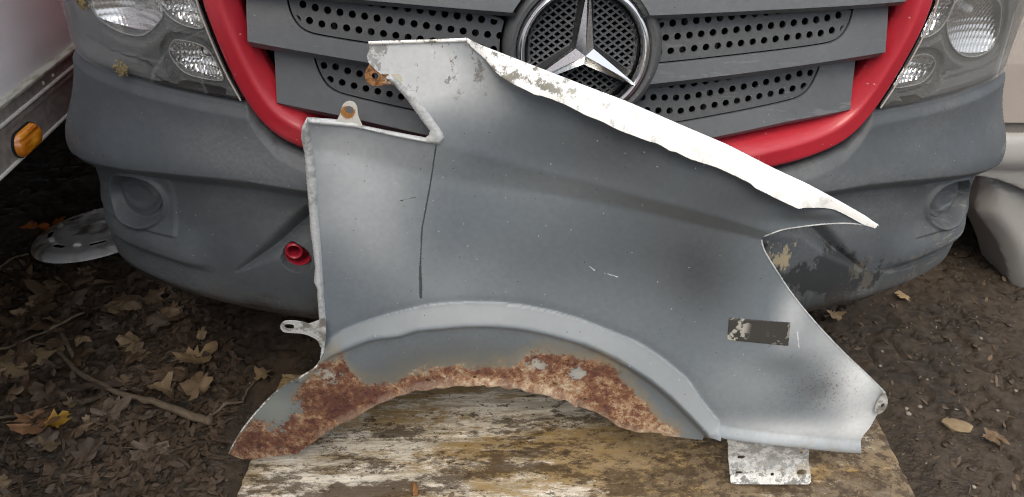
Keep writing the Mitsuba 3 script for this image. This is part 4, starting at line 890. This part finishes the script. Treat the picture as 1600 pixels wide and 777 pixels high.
obj('chassis', trimesh.util.concatenate([box(TX - 2.1, TX - .05, -2.2, 4.0, .585, .72), box(TX - 2.1, TX - 2.06, -2.2, 4.0, .05, .6)]), 'void_black', tr)
obj('roof', box(TX - 2.1, TX - .052, -2.2, 4.0, 2.4, 2.6), 'trailer_white', tr)
lamp = thing('white_trailer__marker_lamp', 'oval amber marker lamp', None); labels[lamp].pop('category')
pill = LineString([(.1455, .6385), (.189, .6385)]).buffer(.023, quad_segs=10)
yz = lambda f: (lambda y, z: np.stack([TX + (f(y, z) if callable(f) else f + 0 * y), y, z], 1))
obj('lamp_base', sheet(pill.buffer(.0016), .006, yz(.005), yz(.0)), 'black_plastic', lamp, smooth=30)
lf = lambda y, z: .005 + .013 * np.sqrt(np.maximum(0, 1 - (1 - np.clip(dist(pill, y, z) / .014, 0, 1)) ** 2)) - .0035 * smooth01(.004, 0, np.abs(z - .650))
obj('lens', sheet(pill, .003, yz(lf), yz(.004)), 'amber_lens', lamp, smooth=40)
for y, z in [(0.3308, 0.7030), (0.2881, 0.7031)]:
    obj('rivet', trimesh.Trimesh(trimesh.creation.icosphere(2, .004).vertices * [.6, 1, 1] + [TX + .001, y, z], trimesh.creation.icosphere(2, .004).faces), 'trailer_bead', tr, smooth=True)

# ------------------------------------------------------------------ pale car on the right
car = thing('pale_car', 'pale beige car front with a dark trim groove, right of the van', 'car')
CY = .5
yzp = Polygon([(CY + .10, 1.2), (CY + .03, .90), (CY, .70), (CY, .551), (CY + .9, .551), (CY + .9, 1.2)])
along = lambda x0, x1, g: prism(g, lambda y, z, h: np.stack([h + 0 * y, y, z], 1), x0, x1)
obj('body', along(1.06, 2.9, yzp), 'car_paint', car)
obj('trim_strip', along(1.06, 2.9, Polygon([(CY + .012, .553), (CY + .012, .5185), (CY + .5, .5185), (CY + .5, .553)])), 'car_trim', car)
def bump_shell():
    prof = chaikin([(CY + .03, .520), (CY - .004, .518), (CY - .016, .500), (CY - .020, .455), (CY - .002, .425), (CY + .010, .415), (CY + .016, .39), (CY + .030, .30)], 2, False)
    xs = np.linspace(1.06, 2.9, 160); R = []
    for y, z in prof:
        arch = np.interp(xs, [1.06, 1.11, 1.14, 1.17, 1.22, 1.29, 1.40, 1.55, 2.9], [.38, .392, .396, .394, .383, .358, .30, .20, .2])
        R.append(np.stack([xs, y + 0 * xs, np.maximum(z, arch)], 1))
    R.append(R[-1] + [0, .06, 0]); R = np.stack(R); nr, nc = R.shape[:2]; jj = np.arange(nr * nc).reshape(nr, nc)
    return R.reshape(-1, 3), np.stack([jj[:-1, :-1], jj[1:, :-1], jj[1:, 1:], jj[:-1, 1:]], -1).reshape(-1, 4)
obj('bumper', bump_shell(), 'car_bumper', car, smooth=40)
low = Polygon(chaikin([(1.2241, 0.3726), (1.2591, 0.3690), (1.3089, 0.3558)] + [(1.9, .36), (1.9, -.02)] + [(1.4858, -0.0453), (1.4565, -0.0030), (1.4093, 0.0744), (1.3544, 0.1445), (1.2998, 0.1974), (1.2648, 0.2305), (1.2525, 0.2529), (1.2392, 0.3107)], 2)).buffer(0)
lowf = lambda x, z: np.stack([x, CY + .055 + .05 * (1 - np.clip(dist(low, x, z) / .05, 0, 1)) ** 2, z], 1)
obj('lower_panel', sheet(low, .012, lowf, lambda x, z: np.stack([x, CY + .25 + 0 * x, z], 1)), 'car_bumper', car, smooth=40)
dk = Polygon([(1.2118, 0.3725), (1.2319, 0.3707), (1.2497, 0.3206), (1.2661, 0.2509), (1.2556, 0.2448), (1.2385, 0.2609)])
obj('liner_edge', sheet(dk, .02, lambda x, z: np.stack([x, CY + .16 + 0 * x, z], 1), lambda x, z: np.stack([x, CY + .2 + 0 * x, z], 1)), 'car_trim', car)
obj('underbody', box(1.12, 2.9, CY + .3, CY + 2.5, .12, .6), 'void_black', car)

# ------------------------------------------------------------------ hubcap half under the bumper
hc = thing('hubcap', 'scratched silver hubcap lying in the mud beside the bumper', 'hubcap')
HC = np.array([-1.255, .815, .030]); HR = .172
hR = trimesh.transformations.euler_matrix(-.13, -.08, .3)[:3, :3]
def on_cap(f, d=0.0):
    return lambda x, y: (np.stack([x, y, f(np.hypot(x, y)) - d], 1)) @ hR.T + HC
capf = lambda r: np.interp(r, [0, .030, .036, .06, .10, .13, .165, .178, .1825], [.030, .030, .024, .024, .026, .025, .019, .010, .002])
cap = Point(0, 0).buffer(.182, quad_segs=24)
for k in range(7):
    a = k * 2 * math.pi / 7 + .35; c = np.array([math.cos(a), math.sin(a)]) * .128; s = np.array([-math.sin(a), math.cos(a)])
    cap = cap.difference(LineString([c - s * .016, c + s * .016]).buffer(.008))
obj('cover', sheet(cap, .007, on_cap(capf), on_cap(capf, .003)), 'hubcap_silver', hc, smooth=35)
obj('backing', sheet(Point(0, 0).buffer(.17), .02, on_cap(lambda r: .012 + 0 * r), on_cap(lambda r: .004 + 0 * r)), 'hubcap_dark', hc)
obj('centre_boss', sheet(Point(0, 0).buffer(.026), .004, on_cap(lambda r: .034 - .004 * smooth01(.020, .026, r)), on_cap(lambda r: .03 + 0 * r)), 'hubcap_silver', hc, smooth=30)
for k in range(7):
    a = k * 2 * math.pi / 7 + .80; c = np.array([math.cos(a), math.sin(a)]) * .122
    obj('clip_boss', sheet(ellipse(c[0], c[1], .008, .014, a), .003, (lambda c=c: lambda x, y: np.stack([x, y, .036 - 140 * ((x - c[0]) ** 2 + (y - c[1]) ** 2) * .4], 1) @ hR.T + HC)(), on_cap(lambda r: .02 + 0 * r)), 'hubcap_silver', hc, smooth=40)

# ------------------------------------------------------------------ leaves, twigs, stones, litter
def leaf_mesh(seed, size, curl=1.0):
    r = np.random.default_rng(seed)
    n = 30; t = np.linspace(-math.pi, math.pi, n, endpoint=False)
    lobes = .62 + .26 * np.abs(np.cos(2.5 * t / 1.0)) ** 1.5 * (1 - .25 * np.abs(t) / math.pi) + .16 * np.maximum(0, np.cos(t)) ** 3
    lobes = lobes * (1 + .14 * r.normal(0, 1, n)); lobes[0] *= .4
    rings = [np.zeros((1, 2))] + [np.stack([np.cos(t), np.sin(t)], 1) * (lobes * k)[:, None] for k in (.45, .78, 1.0)]
    v = np.vstack(rings) * [1, .85]
    ph, fr = r.uniform(0, 6.3, 4), r.uniform(1.5, 3.2, 4)
    z = curl * (.16 * np.sin(fr[0] * v[:, 0] + ph[0]) + .16 * np.sin(fr[1] * v[:, 1] + ph[1]) + .22 * r.uniform(-.3, 1) * (v ** 2).sum(1) + .06 * np.sin(7 * v[:, 0] + 6 * v[:, 1] + ph[2]) - .05 * np.abs(v[:, 1]))
    z = z + .03 * r.normal(0, 1, len(z))
    F = [[0, 1 + i, 1 + (i + 1) % n] for i in range(n)]
    for k in range(2):
        o = 1 + k * n
        for i in range(n):
            A, Bq = o + i, o + (i + 1) % n
            F += [[A, A + n, Bq + n], [A, Bq + n, Bq]]
    stem = tube([(-.38, 0, 0), (-.75, .05, .02), (-1.05, .02, .05)], [.02, .016, .012], 4)
    V = np.vstack([np.column_stack([v, z]), stem.vertices]) * size
    m = trimesh.Trimesh(V, np.vstack([F, stem.faces + len(v)]), process=False)
    return m
def put_leaf(x, y, size, seed, mat, rot, tilt=(0, 0), curl=1.0, lift=.0):
    m = leaf_mesh(seed, size, curl)
    m.apply_transform(trimesh.transformations.euler_matrix(tilt[0], tilt[1], rot))
    m.apply_translation([x, y, 0])
    g = float(gz(x, y))
    m.apply_translation([0, 0, g + .012 + lift - np.percentile(m.vertices[:, 2], 35)])
    return obj('fallen_leaf', m, mat, smooth=True)
SPECIAL = [
 ([(-1.4592, 0.8538)][0], .060, 11, 'leaf_orange', 2.2, (.5, .3), 1.3, 'bright orange curled leaf standing behind the hubcap'),
 ([(-1.4184, 0.8760)][0], .035, 12, 'leaf_orange', .4, (.4, -.5), 1.2, 'small orange leaf touching the far rim of the hubcap'),
 ([(-1.1091, 0.0543)][0], .055, 13, 'leaf_peach', .2, (.1, .1), 1.0, 'peach coloured leaf beside the yellow one, lower left'),
 ([(-1.0656, 0.0629)][0], .030, 14, 'leaf_yellow', 1.2, (.2, .2), 1.0, 'small bright yellow leaf at the lower left'),
 ([(-1.2509, 0.2500)][0], .085, 15, 'leaf_tone_5', .5, (.1, -.1), .8, 'large tan leaf at the left edge of the picture'),
 ([(-0.8305, 0.2711)][0], .060, 16, 'leaf_tone_5', .9, (-.2, .2), 1.2, 'tan star shaped leaf in the dark mud right of the branch tip'),
 ([(-0.7896, 0.1606)][0], .050, 17, 'leaf_tone_2', 2.0, (.2, .3), 1.3, 'curled brown leaf above the thick end of the branch'),
 ([(-0.9852, 0.3165)][0], .055, 18, 'leaf_tone_5', 1.1, (.2, .4), 1.4, 'pale folded leaf above the middle of the branch'),
 ([(-0.8645, 0.1409)][0], .045, 19, 'leaf_tone_5', 1.7, (.3, .2), 1.5, 'narrow pale leaf lying across the branch'),
 ([(-1.0743, 0.4872)][0], .060, 20, 'leaf_tone_2', .8, (.3, .3), 1.2, 'tan leaf just below the corner of the bumper'),
 ([(-1.2702, 0.5172)][0], .065, 21, 'leaf_tone_1', 2.6, (.1, .1), 1.1, 'reddish brown leaf below the hubcap'),
 ([(-0.6552, 0.2153)][0], .030, 22, 'leaf_tone_5', 2.6, (.2, .1), 1.0, 'small tan leaf at the corner of the plywood'),
 ([(-1.0157, 0.1690)][0], .060, 23, 'leaf_tone_3', 1.4, (.0, .1), .8, 'dark brown flat leaf under the branch'),
 ([(0.8289, 0.4147)][0], .030, 24, 'leaf_tone_5', .3, (.2, .1), .8, 'small tan leaf behind the right edge of the wing, under the bumper'),
 ([(1.0749, 0.5159)][0], .028, 25, 'leaf_tone_5', .1, (.1, .3), .8, 'small pale leaf in the mud below the right bumper end'),
 ([(1.0140, -0.0390)][0], .034, 26, 'leaf_tone_1', 1.6, (.1, .1), .6, 'reddish leaf pressed in the mud at the far right'),
]
for (x, y), size, seed, mat, rot, tilt, curl, lab in SPECIAL:
    tag(put_leaf(x, y, size, seed, mat, rot, tilt, curl, .006), lab, 'leaf')
rl = np.random.default_rng(21)
AREA = Polygon([(-1.6139, 0.7350), (-1.3727, 0.6689), (-1.1313, 0.6298), (-0.9695, 0.5004), (-0.8202, 0.3769), (-0.7536, 0.2080), (-0.7481, 0.1016), (-0.7582, -0.0128), (-0.7031, -0.1646), (-1.1578, -0.1520)])
made = 0
while made < 105:
    x, y = rl.uniform(-1.75, -.62), rl.uniform(-.3, 1.0)
    if not AREA.contains(Point(x, y)) or rl.uniform() > (.25 + .75 * smooth01(-.75, -1.05, x)) * (.4 + .6 * smooth01(-.15, .25, y)):
        continue
    k = put_leaf(x, y, rl.uniform(.020, .050), 100 + made, f'leaf_tone_{rl.choice(6, p=[.26, .2, .11, .23, .15, .05])}', rl.uniform(0, 6.28), (rl.normal(0, .22), rl.normal(0, .22)), rl.uniform(.7, 1.6), rl.uniform(-.010, .004))
    tag(k, 'dead brown leaf in the litter on the mud left of the plywood', 'leaf', 'dead leaves left of the plywood'); made += 1
def on_ground(px):
    return px
def twig(pts, r0, r1, lab, lift=.006, name='twig', cat='twig', seed=0):
    p = chaikin(np.array(pts), 2, False); n = len(p); r = np.random.default_rng(seed)
    z = gz(p[:, 0], p[:, 1]) + lift + .004 * np.sin(np.linspace(0, 5, n))
    z = np.maximum(z, np.convolve(np.pad(z, 3, 'edge'), np.ones(7) / 7, 'valid'))
    tag(obj(name, tube(np.column_stack([p, z]) + r.normal(0, .0006, (n, 3)), np.linspace(r0, r1, n) * (1 + .12 * r.normal(0, 1, n)), 8), 'bark', smooth=True), lab, cat)
twig([(-0.7356, 0.0539), (-0.7979, 0.0787), (-0.8859, 0.1145), (-0.9662, 0.1428), (-1.0683, 0.2045), (-1.1322, 0.2687), (-1.1670, 0.3022)], .0100, .0038, 'long bent bare branch lying on the leaves', .018, 'branch', 'branch', 1)
twig([(-0.7456, 0.0815), (-0.7267, 0.1012), (-0.7065, 0.1171), (-0.6834, 0.1291)], .004, .0025, 'short twig at the thick end of the branch', .01, seed=2)
twig([(-0.6834, 0.1291), (-0.6814, 0.1715), (-0.6713, 0.2065)], .0026, .0014, 'thin upright twig beside the tan leaf near the plywood', .01, seed=3)
twig([(-1.1968, 0.0811), (-1.1549, 0.0783), (-1.1232, 0.1052), (-1.0875, 0.1287)], .0035, .0018, 'thin twig at the left picture edge above the yellow leaf', .012, seed=4)
twig([(-1.2191, 0.3818), (-1.1720, 0.4282), (-1.1170, 0.4737), (-1.0713, 0.5358)], .0045, .002, 'straight thin twig under the bumper corner', .014, seed=5)
twig([(-1.3030, 0.3042), (-1.2614, 0.3448), (-1.2077, 0.3920)], .004, .0028, 'straight twig at the left edge above the large tan leaf', .014, seed=6)
twig([(-1.1793, 0.3611), (-1.1406, 0.3114), (-1.1180, 0.2778)], .006, .005, 'short thick stub of wood at the tip of the branch', .012, seed=7)
twig([(-1.4768, 0.6693), (-1.4602, 0.7081), (-1.4311, 0.7413)], .004, .003, 'pale twig left of the hubcap', .012, seed=8)
def stone(x, y, r, seed, m='pale_stone', sq=(1, 1, .6), rot=0, z=None):
    s = trimesh.creation.icosphere(1 if m == 'stone' else 2, 1.0); v = s.vertices
    v = v * (.75 + .5 * nfbm(v * 1.4 + seed * 3.1, 2, seed))[:, None] * np.array(sq) * r
    v = v @ trimesh.transformations.euler_matrix(0, 0, rot)[:3, :3].T
    return obj('stone', trimesh.Trimesh(v + [x, y, (float(gz(x, y)) if z is None else z) + r * .22], s.faces, process=False), m, smooth=25)
tag(stone(*[(0.9581, 0.0095)][0], .026, 2, 'stone', (1.3, .75, .5), -.35), 'tan flat stone in the mud on the right', 'stone')
STONES = [(0.9065, 0.0790), (0.8705, 0.0733), (0.8667, 0.0565), (0.9979, 0.0750), (0.8826, 0.2325), (1.2054, 0.3304), (1.1786, 0.1310), (0.5741, -0.1674), (0.9077, -0.1543), (0.9147, 0.2897), (0.9777, 0.1784), (1.0921, 0.0646)]
SR = [.005, .005, .006, .005, .004, .005, .0045, .005, .0045, .004, .0035, .0035]
for i, ((x, y), r) in enumerate(zip(STONES, SR)):
    if i == 7:
        continue
    tag(stone(x, y, r, 10 + i), 'tiny pale stone in the mud right of the wing', 'stone', 'tiny pale stones in the mud')
rust_chip = stone(*[(-0.2780, -0.1490)][0], .014, 40, 'rusty_tab', (.5, 1.3, .35), .2, z=.018)
scene['rust_flake'] = scene.pop(rust_chip); tag('rust_flake', 'dark flake of rust on the plywood below the wheel arch', 'rust flake')
for k, (px, lab) in enumerate(zip([(-0.0749, 0.0329), (-0.2043, -0.1670)], ('small dark wood chip on the plywood under the arch', 'dark crumb of bark at the front of the plywood'))):
    key = stone(*px, .009, 50 + k, 'bark', (.5, 1.3, .4), -.4, z=.018); nk = numbered('wood_chip'); scene[nk] = scene.pop(key); tag(nk, lab, 'wood chip')
# uncountable: crumbs of mud and shreds of leaf
rc = np.random.default_rng(8); parts = []; ico = trimesh.creation.icosphere(1, 1.0)
BX = brd.buffer(.01)
pts = np.column_stack([rc.uniform(-1.5, 1.5, 9000), rc.uniform(-.35, 1.0, 9000)])
pts = pts[~shapely.contains(BX, shapely.points(pts))]
V, F, o = [], [], 0
pts = pts[:1100]
for i, (x, y) in enumerate(pts):
    r = .0018 + .0065 * rc.uniform() ** 4
    v = ico.vertices * (1 + .28 * rc.normal(0, 1, len(ico.vertices)))[:, None] * r * np.array([1.2, 1, .7]) + [x, y, 0]
    V.append(v); F.append(ico.faces + o); o += len(v)
V = np.vstack(V); c = np.repeat(pts, len(ico.vertices), 0); V[:, 2] += gz(c[:, 0], c[:, 1]) + .001
tag(obj('mud_crumbs', trimesh.Trimesh(V, np.vstack(F), process=False), 'mud_clod', smooth=True), 'crumbs of wet mud scattered over the ground', 'mud', kind='stuff')
V, F, o = [], [], 0
cand = np.column_stack([rc.uniform(-1.75, -.45, 16000), rc.uniform(-.3, 1.0, 16000)])
ok = shapely.contains(AREA.buffer(.05), shapely.points(cand)) & ~shapely.contains(BX, shapely.points(cand)); cand = cand[ok][:3600]
hz = gz(cand[:, 0], cand[:, 1])
for (x, y), z in zip(cand, hz):
    L, w = rc.uniform(.005, .022), rc.uniform(.002, .009)
    q = np.array([[-1, 0, 0], [-.4, 1, .1], [.4, .8, .3], [1, .1, .1], [.3, -.9, .2], [-.5, -.8, -.1]]) * [L, w, L * .5]
    q = q @ trimesh.transformations.euler_matrix(rc.normal(0, .35), rc.normal(0, .35), rc.uniform(0, 6.3))[:3, :3].T + [x, y, z + .005]
    V.append(q); F.append(np.array([[0, 4, 5], [0, 1, 4], [1, 2, 4], [2, 3, 4]])[:, ::-1] * 1 + o); o += 6
for _ in range(240):
    x, y = rc.uniform(.80, 1.55), rc.uniform(-.35, .75)
    if BX.contains(Point(x, y)):
        continue
    L, w = rc.uniform(.004, .016), rc.uniform(.0015, .006)
    q = np.array([[-1, 0, 0], [-.4, 1, .1], [.4, .8, .3], [1, .1, .1], [.3, -.9, .2], [-.5, -.8, -.1]]) * [L, w, L * .4]
    q = q @ trimesh.transformations.euler_matrix(rc.normal(0, .3), rc.normal(0, .3), rc.uniform(0, 6.3))[:3, :3].T + [x, y, float(gz(x, y)) + .002]
    V.append(q); F.append(np.array([[0, 4, 5], [0, 1, 4], [1, 2, 4], [2, 3, 4]])[:, ::-1] + o); o += 6
tag(obj('leaf_litter', trimesh.Trimesh(np.vstack(V), np.vstack(F), process=False), 'litter_brown'), 'shredded brown leaf litter trodden into the mud', 'leaf litter', kind='stuff')
